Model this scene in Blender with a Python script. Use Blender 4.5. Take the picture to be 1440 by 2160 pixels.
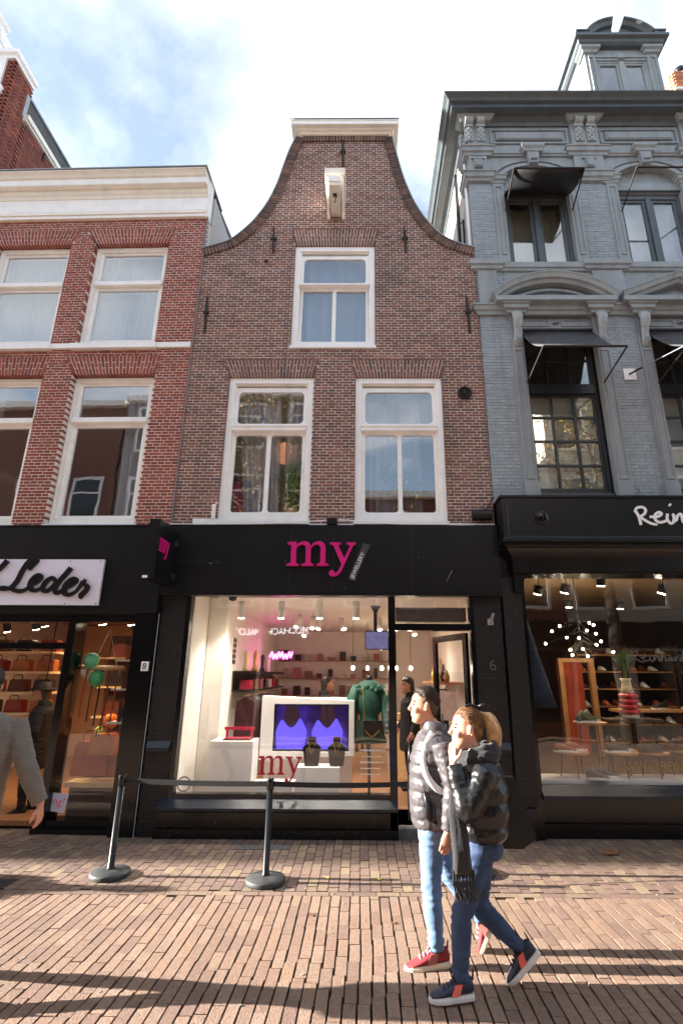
import bpy, bmesh, math, random
from mathutils import Vector, Matrix, noise
R = math.radians
rnd = random.Random(7)
for o in list(bpy.data.objects):
    bpy.data.objects.remove(o)
S = bpy.context.scene
C = S.collection
TS = bpy.data.scenes.new('scratch')                    # scratch scene: meshes are evaluated there, away from the big one
def evaluated(o):
    TS.collection.objects.link(o); vl = TS.view_layers[0]; vl.update(); dg = vl.depsgraph
    me = bpy.data.meshes.new_from_object(o.evaluated_get(dg)); bpy.data.objects.remove(o); return me
# ---------------------------------------------------------------- camera, sky, sun, exposure
CAM = Vector((0.0, -6.87, 1.8))
pitch, yaw, roll = R(17.5), R(0.45), R(0.25)
fw = Vector((-math.sin(yaw)*math.cos(pitch), math.cos(yaw)*math.cos(pitch), math.sin(pitch)))
r0 = fw.cross(Vector((0, 0, 1))).normalized()
u0 = r0.cross(fw)
cr = math.cos(roll)*r0 + math.sin(roll)*u0
cu_ = -math.sin(roll)*r0 + math.cos(roll)*u0
cd = bpy.data.cameras.new('camera')
cd.sensor_fit = 'VERTICAL'; cd.sensor_height = 36; cd.sensor_width = 36
cd.lens = 1095/2160*36
cd.shift_x = -42/2160
cd.clip_start = 0.05; cd.clip_end = 2000
cam = bpy.data.objects.new('camera', cd); C.objects.link(cam)
M = Matrix((cr, cu_, -fw)).transposed().to_4x4(); M.translation = CAM
cam.matrix_world = M
S.camera = cam
SUN_E, SUN_D = R(17.8), R(1.05)          # elevation; how far behind the facade line the sun stands
trav = Vector((math.cos(SUN_E)*math.cos(SUN_D), -math.cos(SUN_E)*math.sin(SUN_D), -math.sin(SUN_E)))
sd = bpy.data.lights.new('sun', 'SUN'); sd.energy = 5.0; sd.angle = R(0.55); sd.color = (1, .93, .84)
sun = bpy.data.objects.new('sun', sd); C.objects.link(sun)
sun.rotation_euler = trav.to_track_quat('-Z', 'Y').to_euler(); sun.location = (-20, 2, 12)
W = bpy.data.worlds.new('World'); S.world = W; W.use_nodes = True
nt = W.node_tree; nt.nodes.clear(); N = nt.nodes.new; L = nt.links.new
out = N('ShaderNodeOutputWorld'); bg = N('ShaderNodeBackground'); bg.inputs[1].default_value = .06
sky = N('ShaderNodeTexSky'); sky.sky_type = 'NISHITA'; sky.sun_disc = False
sky.sun_elevation = SUN_E; sky.sun_rotation = math.atan2(-trav.x, -trav.y); sky.air_density = 1.0; sky.dust_density = .6; sky.ozone_density = 1.2
tc = N('ShaderNodeTexCoord'); sep = N('ShaderNodeSeparateXYZ'); L(tc.outputs['Generated'], sep.inputs[0])
mz = N('ShaderNodeMath'); mz.operation = 'MAXIMUM'; mz.inputs[1].default_value = .04; L(sep.outputs[2], mz.inputs[0])
dx = N('ShaderNodeMath'); dx.operation = 'DIVIDE'; L(sep.outputs[0], dx.inputs[0]); L(mz.outputs[0], dx.inputs[1])
dy = N('ShaderNodeMath'); dy.operation = 'DIVIDE'; L(sep.outputs[1], dy.inputs[0]); L(mz.outputs[0], dy.inputs[1])
cmb = N('ShaderNodeCombineXYZ'); L(dx.outputs[0], cmb.inputs[0]); L(dy.outputs[0], cmb.inputs[1])
mp = N('ShaderNodeMapping'); mp.inputs['Location'].default_value = (5.2, 1.4, 0); mp.inputs['Scale'].default_value = (1.0, 1.0, 1); mp.inputs['Rotation'].default_value = (0, 0, R(25)); L(cmb.outputs[0], mp.inputs[0])
ns = N('ShaderNodeTexNoise'); ns.inputs['Scale'].default_value = 1.15; ns.inputs['Detail'].default_value = 9; ns.inputs['Roughness'].default_value = .56; ns.inputs['Distortion'].default_value = .1; L(mp.outputs[0], ns.inputs['Vector'])
rp = N('ShaderNodeValToRGB'); rp.color_ramp.elements[0].position = .45; rp.color_ramp.elements[0].color = (.22, .22, .22, 1); rp.color_ramp.elements[1].position = .585; L(ns.outputs[0], rp.inputs[0])
cm = N('ShaderNodeMixRGB'); cm.inputs[2].default_value = (3.9, 4.2, 4.6, 1)
L(rp.outputs[0], cm.inputs[0]); L(sky.outputs[0], cm.inputs[1]); L(cm.outputs[0], bg.inputs[0]); L(bg.outputs[0], out.inputs[0])
S.view_settings.view_transform = 'Standard'; S.view_settings.look = 'None'; S.view_settings.gamma = 1
S.view_settings.use_curve_mapping = False
S.view_settings.exposure = 2.65
S.render.engine = 'CYCLES'

# ---------------------------------------------------------------- helpers
class MB:
    def __init__(s):
        s.v = []; s.f = []; s.mi = []; s.sm = []; s.m = 0; s.smooth = False; s.T = None; s.rv = None; s.att = []
    def add(s, vs, fs):
        o = len(s.v)
        if s.T is not None: vs = [s.T @ Vector(v) for v in vs]
        s.v += [tuple(v) for v in vs]
        s.f += [tuple(i+o for i in f) for f in fs]
        s.mi += [s.m]*len(fs); s.sm += [s.smooth]*len(fs); s.att += [s.rv]*len(fs)
        return s
    def box(s, x0, x1, y0, y1, z0, z1):
        return s.add([(x, y, z) for x in (x0, x1) for y in (y0, y1) for z in (z0, z1)],
                     [(0, 1, 3, 2), (4, 6, 7, 5), (0, 4, 5, 1), (2, 3, 7, 6), (0, 2, 6, 4), (1, 5, 7, 3)])
    def prism(s, poly, y0, y1):
        n = len(poly)
        vs = [(x, y0, z) for x, z in poly] + [(x, y1, z) for x, z in poly]
        return s.add(vs, [tuple(range(n)), tuple(range(2*n-1, n-1, -1))] + [(i, i+n, (i+1) % n+n, (i+1) % n) for i in range(n)])
    def prism_x(s, poly, x0, x1):                      # poly of (y,z)
        n = len(poly)
        vs = [(x0, y, z) for y, z in poly] + [(x1, y, z) for y, z in poly]
        return s.add(vs, [tuple(range(n)), tuple(range(2*n-1, n-1, -1))] + [(i, i+n, (i+1) % n+n, (i+1) % n) for i in range(n)])
    def prism_z(s, poly, z0, z1):
        n = len(poly)
        vs = [(x, y, z0) for x, y in poly] + [(x, y, z1) for x, y in poly]
        return s.add(vs, [tuple(range(n)), tuple(range(2*n-1, n-1, -1))] + [(i, i+n, (i+1) % n+n, (i+1) % n) for i in range(n)])
    def quad(s, a, b, c, d): return s.add([a, b, c, d], [(0, 1, 2, 3)])
    def loft(s, rings, cap=True, closed=False):
        n = len(rings[0]); vs = [p for r in rings for p in r]; fs = []
        m = len(rings)
        for i in range(m if closed else m-1):
            for j in range(n):
                a, b = i*n+j, i*n+(j+1) % n; k = ((i+1) % m)*n
                fs.append((a, b, k+(j+1) % n, k+j))
        if cap and not closed: fs += [tuple(range(n-1, -1, -1)), tuple(range((m-1)*n, m*n))]
        return s.add(vs, fs)
    def limb(s, pts, rad, n=12, ref=(0, 1, 0)):        # rings across a path; rad: r or (a,b) per point, b along ref
        P = [Vector(p) for p in pts]; rings = []
        for i, p in enumerate(P):
            d = (P[min(i+1, len(P)-1)]-P[max(i-1, 0)]).normalized()
            rf = Vector(ref)
            if abs(d.dot(rf)) > .95: rf = Vector((1, 0, 0))
            u = (rf - d*rf.dot(d)).normalized(); w = d.cross(u)
            r = rad[i] if isinstance(rad, (list, tuple)) else rad
            a, b = r if isinstance(r, (list, tuple)) else (r, r)
            rings.append([p+u*b*math.cos(t)+w*a*math.sin(t) for t in [2*math.pi*k/n for k in range(n)]])
        return s.loft(rings)
    def tube(s, pts, r, n=8): return s.limb(pts, r, n, (0.13, .21, .97))
    def ell(s, c, r, n=12, m=8):
        rings = []
        for i in range(m+1):
            t = math.pi*i/m; q = max(math.sin(t), .02)
            rings.append([(c[0]+r[0]*q*math.cos(2*math.pi*k/n), c[1]+r[1]*q*math.sin(2*math.pi*k/n), c[2]-r[2]*math.cos(t)) for k in range(n)])
        return s.loft(rings)
    def lathe(s, prof, c=(0, 0, 0), n=20):
        return s.loft([[(c[0]+r*math.cos(2*math.pi*k/n), c[1]+r*math.sin(2*math.pi*k/n), c[2]+z) for k in range(n)] for r, z in prof])
    def cyl(s, a, b, r, n=12): return s.limb([a, b], r, n, (.13, .21, .97))
    def sweep(s, path, prof):                          # moulding along an axis-aligned plan path, prof = closed (out, z)
        ds = [(Vector(path[i+1])-Vector(path[i])).normalized() for i in range(len(path)-1)]
        nr = [Vector((d.y, -d.x)) for d in ds]; rings = []
        for i, p in enumerate(path):
            m = nr[0] if i == 0 else nr[-1] if i == len(path)-1 else nr[i-1]+nr[i]
            rings.append([(p[0]+m.x*o, p[1]+m.y*o, z) for o, z in prof])
        return s.loft(rings)
    def arc(s, cx, cz, r, a0, a1, prof, n=20):         # moulding along an arc in XZ, prof = closed (dr, y)
        rings = []
        for i in range(n+1):
            t = a0+(a1-a0)*i/n
            rings.append([(cx+(r+dr)*math.cos(t), y, cz+(r+dr)*math.sin(t)) for dr, y in prof])
        return s.loft(rings)
    def hole(s, x0, x1, z0, z1, loop, y0, y1):         # plate with a star-shaped opening
        cx = sum(p[0] for p in loop)/len(loop); cz = sum(p[1] for p in loop)/len(loop); o = []
        for x, z in loop:
            dx, dz = x-cx, z-cz; k = 1e9
            if dx: k = min(k, ((x1 if dx > 0 else x0)-cx)/dx)
            if dz: k = min(k, ((z1 if dz > 0 else z0)-cz)/dz)
            o.append((cx+dx*k, cz+dz*k))
        n = len(loop)
        vs = [(x, y0, z) for x, z in loop]+[(x, y0, z) for x, z in o]+[(x, y1, z) for x, z in loop]+[(x, y1, z) for x, z in o]
        fs = []
        for i in range(n):
            j = (i+1) % n
            fs += [(i, j, n+j, n+i), (2*n+i, 3*n+i, 3*n+j, 2*n+j), (i, 2*n+i, 2*n+j, j), (n+i, n+j, 3*n+j, 3*n+i)]
        return s.add(vs, fs)
    def mesh(s, name, mats):
        me = bpy.data.meshes.new(name)
        me.from_pydata(s.v, [], s.f)
        for m in (mats if isinstance(mats, (list, tuple)) else [mats]): me.materials.append(m)
        me.polygons.foreach_set('material_index', s.mi); me.polygons.foreach_set('use_smooth', s.sm)
        b = bmesh.new(); b.from_mesh(me); bmesh.ops.recalc_face_normals(b, faces=b.faces); b.to_mesh(me); b.free()
        if s.att and s.att[0] is not None:
            a = me.attributes.new('rv', 'FLOAT', 'FACE'); a.data.foreach_set('value', [q or 0. for q in s.att])
        me.update()
        return me
    def build(s, name, mats, parent=None, **k): return link(name, s.mesh(name, mats), parent, **k)
def rloop(x0, x1, z0, z1, r, n=6):
    o = []
    for cx, cz, a in ((x1-r, z1-r, 0), (x0+r, z1-r, 90), (x0+r, z0+r, 180), (x1-r, z0+r, 270)):
        for i in range(n+1):
            t = R(a+90*i/n); o.append((cx+r*math.cos(t), cz+r*math.sin(t)))
    return o
WL = {}
def link(name, data, parent=None, label=None, cat=None, group=None, kind=None):
    o = bpy.data.objects.new(name, data); C.objects.link(o)
    if parent is not None:
        o.parent = parent
        if parent.name in WL: o.matrix_parent_inverse = Matrix.Translation(-Vector(WL[parent.name]))
    return tag(o, label, cat, group, kind)
def tag(o, label=None, cat=None, group=None, kind=None):
    for k, v in (('label', label), ('category', cat), ('group', group), ('kind', kind)):
        if v: o[k] = v
    return o
def thing(name, label, cat, loc=(0, 0, 0), rz=0, group=None, world=False):
    o = bpy.data.objects.new(name, None); C.objects.link(o); o.empty_display_size = .1
    o.location = loc; o.rotation_euler = (0, 0, rz)
    if world: WL[o.name] = tuple(loc)
    return tag(o, label, cat, group)
def dup(o, parent=None, **k):
    c = o.copy(); C.objects.link(c); c.parent = parent
    for ch in [q for q in o.children]: dup(ch, c)
    return tag(c, **k)
def text(body, size, mat, name, parent, loc, rot=(R(90), 0, 0), ext=.004, align='LEFT', sx=1., **k):
    cu = bpy.data.curves.new(name, 'FONT'); cu.body = body; cu.size = size; cu.extrude = ext; cu.align_x = align; cu.resolution_u = 3
    me = evaluated(bpy.data.objects.new(name, cu))
    me.transform(Matrix.Translation(loc) @ (Matrix.Rotation(rot[2], 4, 'Z') @ Matrix.Rotation(rot[1], 4, 'Y') @ Matrix.Rotation(rot[0], 4, 'X')) @ Matrix.Diagonal((sx, 1, 1, 1)))
    me.materials.clear(); me.materials.append(mat)
    return link(name, me, parent, **k)
def cat_rom(pts, n=6):
    o = []
    P = [Vector(p) for p in pts]
    for i in range(len(P)-1):
        a, b, c, d = P[max(i-1, 0)], P[i], P[i+1], P[min(i+2, len(P)-1)]
        for k in range(n):
            t = k/n
            o.append(.5*((2*b)+(c-a)*t+(2*a-5*b+4*c-d)*t*t+(3*b-a-3*c+d)*t**3))
    o.append(P[-1]); return o
def stroke(mb, pts, w, y, depth=.012, n=6, slope=.004):     # pen stroke in XZ; pts (x,z) or (x,z,width factor)
    P = cat_rom([(p[0], p[1], p[2] if len(p) > 2 else 1.) for p in pts], n)
    rings = []
    for i, p in enumerate(P):
        a, b = P[max(i-1, 0)], P[min(i+1, len(P)-1)]
        d = Vector((b.x-a.x, b.y-a.y)); d = d.normalized() if d.length else Vector((1, 0)); q = Vector((-d.y, d.x))*w*p.z/2
        yy = y-slope*i/len(P)
        rings.append([(p.x+q.x, yy-depth, p.y+q.y), (p.x-q.x, yy-depth, p.y-q.y), (p.x-q.x, yy, p.y-q.y), (p.x+q.x, yy, p.y+q.y)])
    mb.loft(rings)
def fuse(mb, voxel, smooth=4, name='m'):
    me = mb.mesh(name, []); o = bpy.data.objects.new(name, me)
    m = o.modifiers.new('r', 'REMESH'); m.mode = 'VOXEL'; m.voxel_size = voxel; m.use_smooth_shade = True
    if smooth:
        q = o.modifiers.new('s', 'SMOOTH'); q.factor = .5; q.iterations = smooth
    r = evaluated(o); bpy.data.meshes.remove(me)
    r.polygons.foreach_set('use_smooth', [True]*len(r.polygons))
    return r
# ---------------------------------------------------------------- materials
def lin(c):
    return tuple(((q/255)/12.92 if q/255 <= .04045 else ((q/255+.055)/1.055)**2.4) for q in c)+(1,)
def mat(name, rgb, rough=.6, metal=0., var=.12, vs=6., bump=0., bs=40., spec=.5, rgb2=None, emit=0., src=None, coat=0., sheen=0., stretch=None, dirt=0., streak=0.):
    m = bpy.data.materials.new(name); m.use_nodes = True; t = m.node_tree; n = t.nodes; l = t.links
    b = n['Principled BSDF']; b.inputs['Roughness'].default_value = rough; b.inputs['Metallic'].default_value = metal
    b.inputs['Specular IOR Level'].default_value = spec; b.inputs['Coat Weight'].default_value = coat; b.inputs['Sheen Weight'].default_value = sheen
    c = lin(rgb)
    g = n.new('ShaderNodeNewGeometry'); vec = g.outputs['Position']
    if stretch:
        mp_ = n.new('ShaderNodeMapping'); mp_.inputs['Scale'].default_value = stretch; l.new(vec, mp_.inputs[0]); vec = mp_.outputs[0]
    no = n.new('ShaderNodeTexNoise'); no.inputs['Scale'].default_value = vs; no.inputs['Detail'].default_value = 6; l.new(vec, no.inputs['Vector'])
    mr = n.new('ShaderNodeMapRange'); mr.inputs[1].default_value = .3; mr.inputs[2].default_value = .7
    mr.inputs[3].default_value = 1-var; mr.inputs[4].default_value = 1+var; l.new(no.outputs[0], mr.inputs[0])
    mx = n.new('ShaderNodeMixRGB'); mx.blend_type = 'MULTIPLY'; mx.inputs[0].default_value = 1; mx.inputs[1].default_value = c
    l.new(mr.outputs[0], mx.inputs[2]); col = mx.outputs[0]
    if rgb2:                                           # per piece colour
        if src == 'object': a = n.new('ShaderNodeObjectInfo'); ro = a.outputs['Random']
        else: a = n.new('ShaderNodeAttribute'); a.attribute_name = 'rv'; ro = a.outputs['Fac']
        rp_ = n.new('ShaderNodeValToRGB'); rp_.color_ramp.interpolation = 'LINEAR'
        cs = [rgb]+list(rgb2); e = rp_.color_ramp.elements
        while len(e) < len(cs): e.new(.5)
        for i, q in enumerate(cs): e[i].position = i/(len(cs)-1); e[i].color = lin(q)
        l.new(ro, rp_.inputs[0]); l.new(rp_.outputs[0], mx.inputs[1])
    if dirt:
        n2 = n.new('ShaderNodeTexNoise'); n2.inputs['Scale'].default_value = 1.1; n2.inputs['Detail'].default_value = 8; n2.inputs['Roughness'].default_value = .65; l.new(g.outputs['Position'], n2.inputs['Vector'])
        r2 = n.new('ShaderNodeMapRange'); r2.inputs[1].default_value = .52; r2.inputs[2].default_value = .72; r2.inputs[3].default_value = 0; r2.inputs[4].default_value = dirt; l.new(n2.outputs[0], r2.inputs[0])
        m2 = n.new('ShaderNodeMixRGB'); m2.inputs[2].default_value = lin((62, 55, 50)); l.new(r2.outputs[0], m2.inputs[0]); l.new(col, m2.inputs[1]); col = m2.outputs[0]
    if streak:                                         # rain runs: long thin vertical stains
        mp3 = n.new('ShaderNodeMapping'); mp3.inputs['Scale'].default_value = (7, 7, .32); l.new(g.outputs['Position'], mp3.inputs[0])
        n3 = n.new('ShaderNodeTexNoise'); n3.inputs['Scale'].default_value = 1.; n3.inputs['Detail'].default_value = 7; n3.inputs['Roughness'].default_value = .6; l.new(mp3.outputs[0], n3.inputs['Vector'])
        r3 = n.new('ShaderNodeMapRange'); r3.inputs[1].default_value = .5; r3.inputs[2].default_value = .75; r3.inputs[3].default_value = 0; r3.inputs[4].default_value = streak; l.new(n3.outputs[0], r3.inputs[0])
        m3 = n.new('ShaderNodeMixRGB'); m3.inputs[2].default_value = lin((48, 44, 42)); l.new(r3.outputs[0], m3.inputs[0]); l.new(col, m3.inputs[1]); col = m3.outputs[0]
    l.new(col, b.inputs['Base Color'])
    if bump:
        nb = n.new('ShaderNodeTexNoise'); nb.inputs['Scale'].default_value = bs; nb.inputs['Detail'].default_value = 5; l.new(vec, nb.inputs['Vector'])
        bp = n.new('ShaderNodeBump'); bp.inputs['Strength'].default_value = bump; bp.inputs['Distance'].default_value = .01; l.new(nb.outputs[0], bp.inputs['Height']); l.new(bp.outputs[0], b.inputs['Normal'])
    if emit:
        b.inputs['Emission Color'].default_value = c; b.inputs['Emission Strength'].default_value = emit
    return m
def glass(name, tint=(1, 1, 1), refl=.05, rough=0.):
    m = bpy.data.materials.new(name); m.use_nodes = True; t = m.node_tree; n = t.nodes; l = t.links
    n.clear(); o = n.new('ShaderNodeOutputMaterial'); mx = n.new('ShaderNodeMixShader')
    tr = n.new('ShaderNodeBsdfTransparent'); tr.inputs[0].default_value = tint+(1,)
    gl = n.new('ShaderNodeBsdfGlossy'); gl.inputs['Roughness'].default_value = rough
    g = n.new('ShaderNodeNewGeometry'); no = n.new('ShaderNodeTexNoise'); no.inputs['Scale'].default_value = 1.3; l.new(g.outputs['Position'], no.inputs['Vector'])
    bp = n.new('ShaderNodeBump'); bp.inputs['Strength'].default_value = .05; bp.inputs['Distance'].default_value = .05; l.new(no.outputs[0], bp.inputs['Height']); l.new(bp.outputs[0], gl.inputs['Normal'])
    dt = n.new('ShaderNodeVectorMath'); dt.operation = 'DOT_PRODUCT'; l.new(g.outputs['Incoming'], dt.inputs[0]); l.new(g.outputs['Normal'], dt.inputs[1])
    def mt(op, a_, b_=None, v=None):
        q = n.new('ShaderNodeMath'); q.operation = op
        if v is not None: q.inputs[0].default_value = v; l.new(a_, q.inputs[1])
        else:
            l.new(a_, q.inputs[0])
            if b_ is not None: q.inputs[1].default_value = b_
        return q.outputs[0]
    F = mt('ADD', mt('MULTIPLY', mt('POWER', mt('SUBTRACT', mt('ABSOLUTE', dt.outputs['Value']), v=1.), 5.), 1-refl), refl)
    l.new(F, mx.inputs[0]); l.new(tr.outputs[0], mx.inputs[1]); l.new(gl.outputs[0], mx.inputs[2]); l.new(mx.outputs[0], o.inputs[0])
    return m
def sheer(name, rgb, a):
    m = bpy.data.materials.new(name); m.use_nodes = True; t = m.node_tree; n = t.nodes; l = t.links
    n.clear(); o = n.new('ShaderNodeOutputMaterial'); mx = n.new('ShaderNodeMixShader'); m2 = n.new('ShaderNodeMixShader')
    tr = n.new('ShaderNodeBsdfTransparent'); df = n.new('ShaderNodeBsdfDiffuse'); tl = n.new('ShaderNodeBsdfTranslucent')
    df.inputs[0].default_value = lin(rgb); tl.inputs[0].default_value = lin(rgb); mx.inputs[0].default_value = a; m2.inputs[0].default_value = .45
    l.new(df.outputs[0], m2.inputs[1]); l.new(tl.outputs[0], m2.inputs[2]); l.new(tr.outputs[0], mx.inputs[1]); l.new(m2.outputs[0], mx.inputs[2]); l.new(mx.outputs[0], o.inputs[0])
    return m
def glow(name, rgb, s):
    m = bpy.data.materials.new(name); m.use_nodes = True; b = m.node_tree.nodes['Principled BSDF']
    b.inputs['Base Color'].default_value = lin(rgb); b.inputs['Emission Color'].default_value = lin(rgb); b.inputs['Emission Strength'].default_value = s
    return m
BC = [(142, 97, 85), (124, 82, 76), (108, 77, 74), (134, 89, 77), (93, 70, 70), (149, 101, 88)]
LC = [(155, 75, 61), (135, 63, 55), (165, 83, 68), (119, 59, 55), (148, 69, 56)]
RC = [(133, 110, 93), (122, 98, 84), (138, 115, 99), (126, 102, 85), (115, 92, 81), (135, 109, 90)]
PC = [(119, 98, 83), (106, 86, 74), (129, 111, 89), (95, 75, 69), (116, 93, 80), (102, 82, 73)]
GC = [(146, 155, 163), (154, 163, 170), (141, 150, 157)]
def pair(nm, cols, **k):
    return mat(nm+'_piece', cols[0], rgb2=cols[1:], src='object', **k), mat(nm+'_field', cols[0], rgb2=cols[1:], **k)
brickC = pair('brown_brick', BC, rough=.85, var=.16, vs=30, bump=.5, bs=90, dirt=.4, streak=.45)
brickL = pair('red_brick', LC, rough=.85, var=.16, vs=30, bump=.5, bs=90, dirt=.25, streak=.3)
brickG = pair('painted_brick', GC, rough=.55, var=.06, vs=8, bump=.5, bs=50, dirt=.12, streak=.3)
brickK = pair('black_brick', [(22, 21, 23), (28, 27, 29)], rough=.45, var=.2, vs=12, bump=.4, bs=60)
settR = pair('road_sett', RC, rough=.8, var=.2, vs=34, bump=.6, bs=90, dirt=.3)
settP = pair('pavement_sett', PC, rough=.8, var=.2, vs=34, bump=.6, bs=90, dirt=.35)
MORT = mat('mortar', (212, 202, 192), .9, var=.2, vs=9, dirt=.35, streak=.3, bump=.4, bs=80)
MORTL = mat('pale_mortar', (212, 202, 192), .9, var=.1, vs=20, bump=.4, bs=80)
MORTG = mat('painted_mortar', (124, 130, 135), .6, var=.06, vs=10)
MORTK = mat('black_mortar', (16, 16, 18), .5, var=.1)
SAND = mat('joint_sand', (40, 34, 30), .95, var=.3, vs=30, bump=.6, bs=120)
WHITE = mat('white_paint', (246, 246, 246), .42, var=.05, vs=5, bump=.05, bs=30, dirt=.06, streak=.05)
CREAM = mat('cream_paint', (242, 239, 231), .45, var=.05, vs=5, dirt=.07, streak=.08)
GREY = mat('grey_paint', (145, 151, 155), .45, var=.08, vs=4, bump=.12, bs=25, dirt=.14, streak=.3)
GREYD = mat('slate_grey_paint', (80, 88, 94), .4, var=.12, vs=5, bump=.1, bs=25, dirt=.2, streak=.3)
STONE = mat('carved_grey', (158, 163, 165), .55, var=.12, vs=18, bump=.25, bs=60)
NAVY = mat('dark_frame', (38, 42, 48), .35, var=.1)
BLACK = mat('black_panel', (19, 20, 23), .35, var=.18, vs=3, bump=.05, bs=10, spec=.35)
BLACKG = mat('black_gloss', (12, 13, 15), .18, var=.15, vs=6, bump=.06, bs=14)
SILL = mat('navy_sill', (20, 25, 38), .35, var=.25, vs=9, bump=.1, bs=20)
IRON = mat('iron', (46, 42, 40), .7, .3, var=.3, vs=25, bump=.3)
LEAD = mat('lead', (150, 156, 164), .5, .3, var=.15, vs=8)
SLATE = mat('slate', (70, 72, 70), .7, var=.3, vs=12, bump=.4, bs=30, dirt=.2)
PINK = mat('pink_letter', (214, 32, 128), .3, var=.03)
PINKE = mat('pink_letter_edge', (240, 150, 200), .3, var=.03)
LILAC = mat('lilac_panel', (226, 226, 244), .4, var=.03)
CAST = mat('cast_base', (58, 60, 60), .55, .2, var=.25, vs=20, bump=.25, bs=60, dirt=.2)
POST = mat('black_steel', (34, 34, 35), .3, .6, var=.15, vs=30)
RUBBER = mat('belt', (20, 20, 22), .7)
GLASS = glass('window_glass', (.97, .985, .99), .20)
SHOPG = glass('shop_glass', (.98, .985, .985), .065)
SHEER = sheer('sheer_white', (244, 244, 248), .72)
SHEER2 = sheer('sheer_thin', (244, 243, 250), .84)
BLIND = sheer('blind', (240, 238, 228), .95)
ROOM = mat('room_wall', (196, 192, 188), .9, var=.05)
DARKROOM = mat('dark_room', (58, 54, 52), .9, var=.1)
SHOPW = mat('shop_wall', (236, 230, 220), .8, var=.03)
SHOPF = mat('oak_floor', (150, 104, 70), .4, var=.2, vs=9, stretch=(8, 1, 1))
WOOD = mat('wood', (178, 130, 84), .5, var=.2, vs=10, stretch=(1, 6, 6))
WOODP = mat('pale_wood', (226, 190, 140), .5, var=.15, vs=10, stretch=(1, 6, 6))
LAMP = glow('lamp_face', (255, 236, 204), 22)
GRASS = mat('leaf_green', (70, 104, 44), .5, var=.3, vs=20)
LEAFB = mat('autumn_leaf', (112, 74, 48), .7, var=.3, vs=40)
LEAFY = mat('yellow_leaf', (214, 190, 84), .6, var=.2, vs=40)
BARK = mat('bark', (86, 76, 66), .9, var=.3, vs=20, bump=.6)
# ---------------------------------------------------------------- ground
UB = MB().box(-.5, .5, -.5, .5, -.5, .5)
def unit(name, m):
    me = UB.mesh(name, m); return me
def seen(x, y, z):
    d = Vector((x, y, z))-CAM; w = d.dot(fw)
    if w < .1: return 0
    a, b = 762+1095*d.dot(cr)/w, 1080-1095*d.dot(cu_)/w
    return 1/d.length_squared if -20 < a < 1460 and -20 < b < 2180 else 0
def field(items, name, parent, mats, wname, limit=300, wob=.0):
    # items: (cx,cy,cz, sx,sy,sz, rotz, tiltx) ; the ones that show largest become objects, the rest one mesh
    sc = sorted(range(len(items)), key=lambda i: -seen(*items[i][:3])*items[i][3]*max(items[i][4] if wob else items[i][5], .001))
    top = set(i for i in sc[:limit] if seen(*items[i][:3]))
    me = unit(name, mats[0]); mb = MB()
    for i, (cx, cy, cz, sx, sy, sz, rz, tx) in enumerate(items):
        if i in top:
            o = link(name, me, parent); o.location = (cx, cy, cz); o.scale = (sx, sy, sz); o.rotation_euler = (tx, 0, rz)
        else:
            mb.rv = rnd.random(); mb.T = Matrix.Translation((cx, cy, cz)) @ Matrix.Rotation(rz, 4, 'Z') @ Matrix.Rotation(tx, 4, 'X') @ Matrix.Diagonal((sx, sy, sz, 1))
            mb.box(-.5, .5, -.5, .5, -.5, .5)
    if mb.f: mb.build(wname, mats[1], parent, kind='stuff')
ground = MB().box(-400, 400, -400, 400, -.6, -.06).build('ground', SAND, kind='structure')
road = MB().box(-70, 70, -10.4, -1.6, -.06, -.028).build('road', SAND, kind='structure')
pav = MB().box(-70, 70, -1.6, .5, -.059, -.0275).build('pavement', SAND, kind='structure')
it = []
for i in range(-95, 96):
    ph = rnd.random()*.23; x = i*.0825
    for k in range(-1, 21):
        y = -6.1+ph+k*.232
        ye = min(y+.1152, -1.648); ys = y-.1152
        if ye-ys < .05: continue
        y = (ys+ye)/2
        xx = x+.012*math.sin(y*1.9+.3*i*.08)+.008*noise.noise((x*.9, y*1.7, 0))
        it.append((xx, y, -.02+rnd.uniform(-.0022, .0022), .071+rnd.uniform(-.003, .002), ye-ys+rnd.uniform(-.002, .001), .04, rnd.uniform(-.012, .012), rnd.uniform(-.007, .007)))
field(it, 'sett', road, settR, 'sett_field', wob=1)
it = []
for i in range(-40, 41):
    it.append((i*.203, -1.6, -.0205, .196, .084, .04, rnd.uniform(-.01, .01), 0))
for i in range(-86, 87):
    ph = (i % 2)*.1+rnd.uniform(-.02, .02); x = i*.0945
    for k in range(-1, 10):
        y0_, y1_ = -1.55+ph+k*.205, -1.55+ph+k*.205+.2
        y0_ = max(y0_, -1.552); y1_ = min(y1_, .30)
        if y1_-y0_ < .04: continue
        it.append((x+.006*math.sin(y0_*3+i*.05), (y0_+y1_)/2, -.02+rnd.uniform(-.002, .002), .087, y1_-y0_-.006, .04, rnd.uniform(-.012, .012), rnd.uniform(-.006, .006)))
field(it, 'sett', pav, settP, 'sett_field', wob=1)
for x0, x1, y0, y1, nm, par, mt in ((-70, -7.9, -10.3, -1.6, 'road_verge', road, settR[1]), (7.9, 70, -10.3, -1.6, 'road_verge', road, settR[1]), (-7.9, 7.9, -10.3, -6.2, 'road_verge', road, settR[1]), (-70, -8.2, -1.6, .4, 'pavement_end', pav, settP[1]), (8.2, 70, -1.6, .4, 'pavement_end', pav, settP[1])):
    b = MB(); b.rv = .5; b.box(x0, x1, y0, y1, -.03, -.004); b.build(nm, mt, par)

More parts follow.
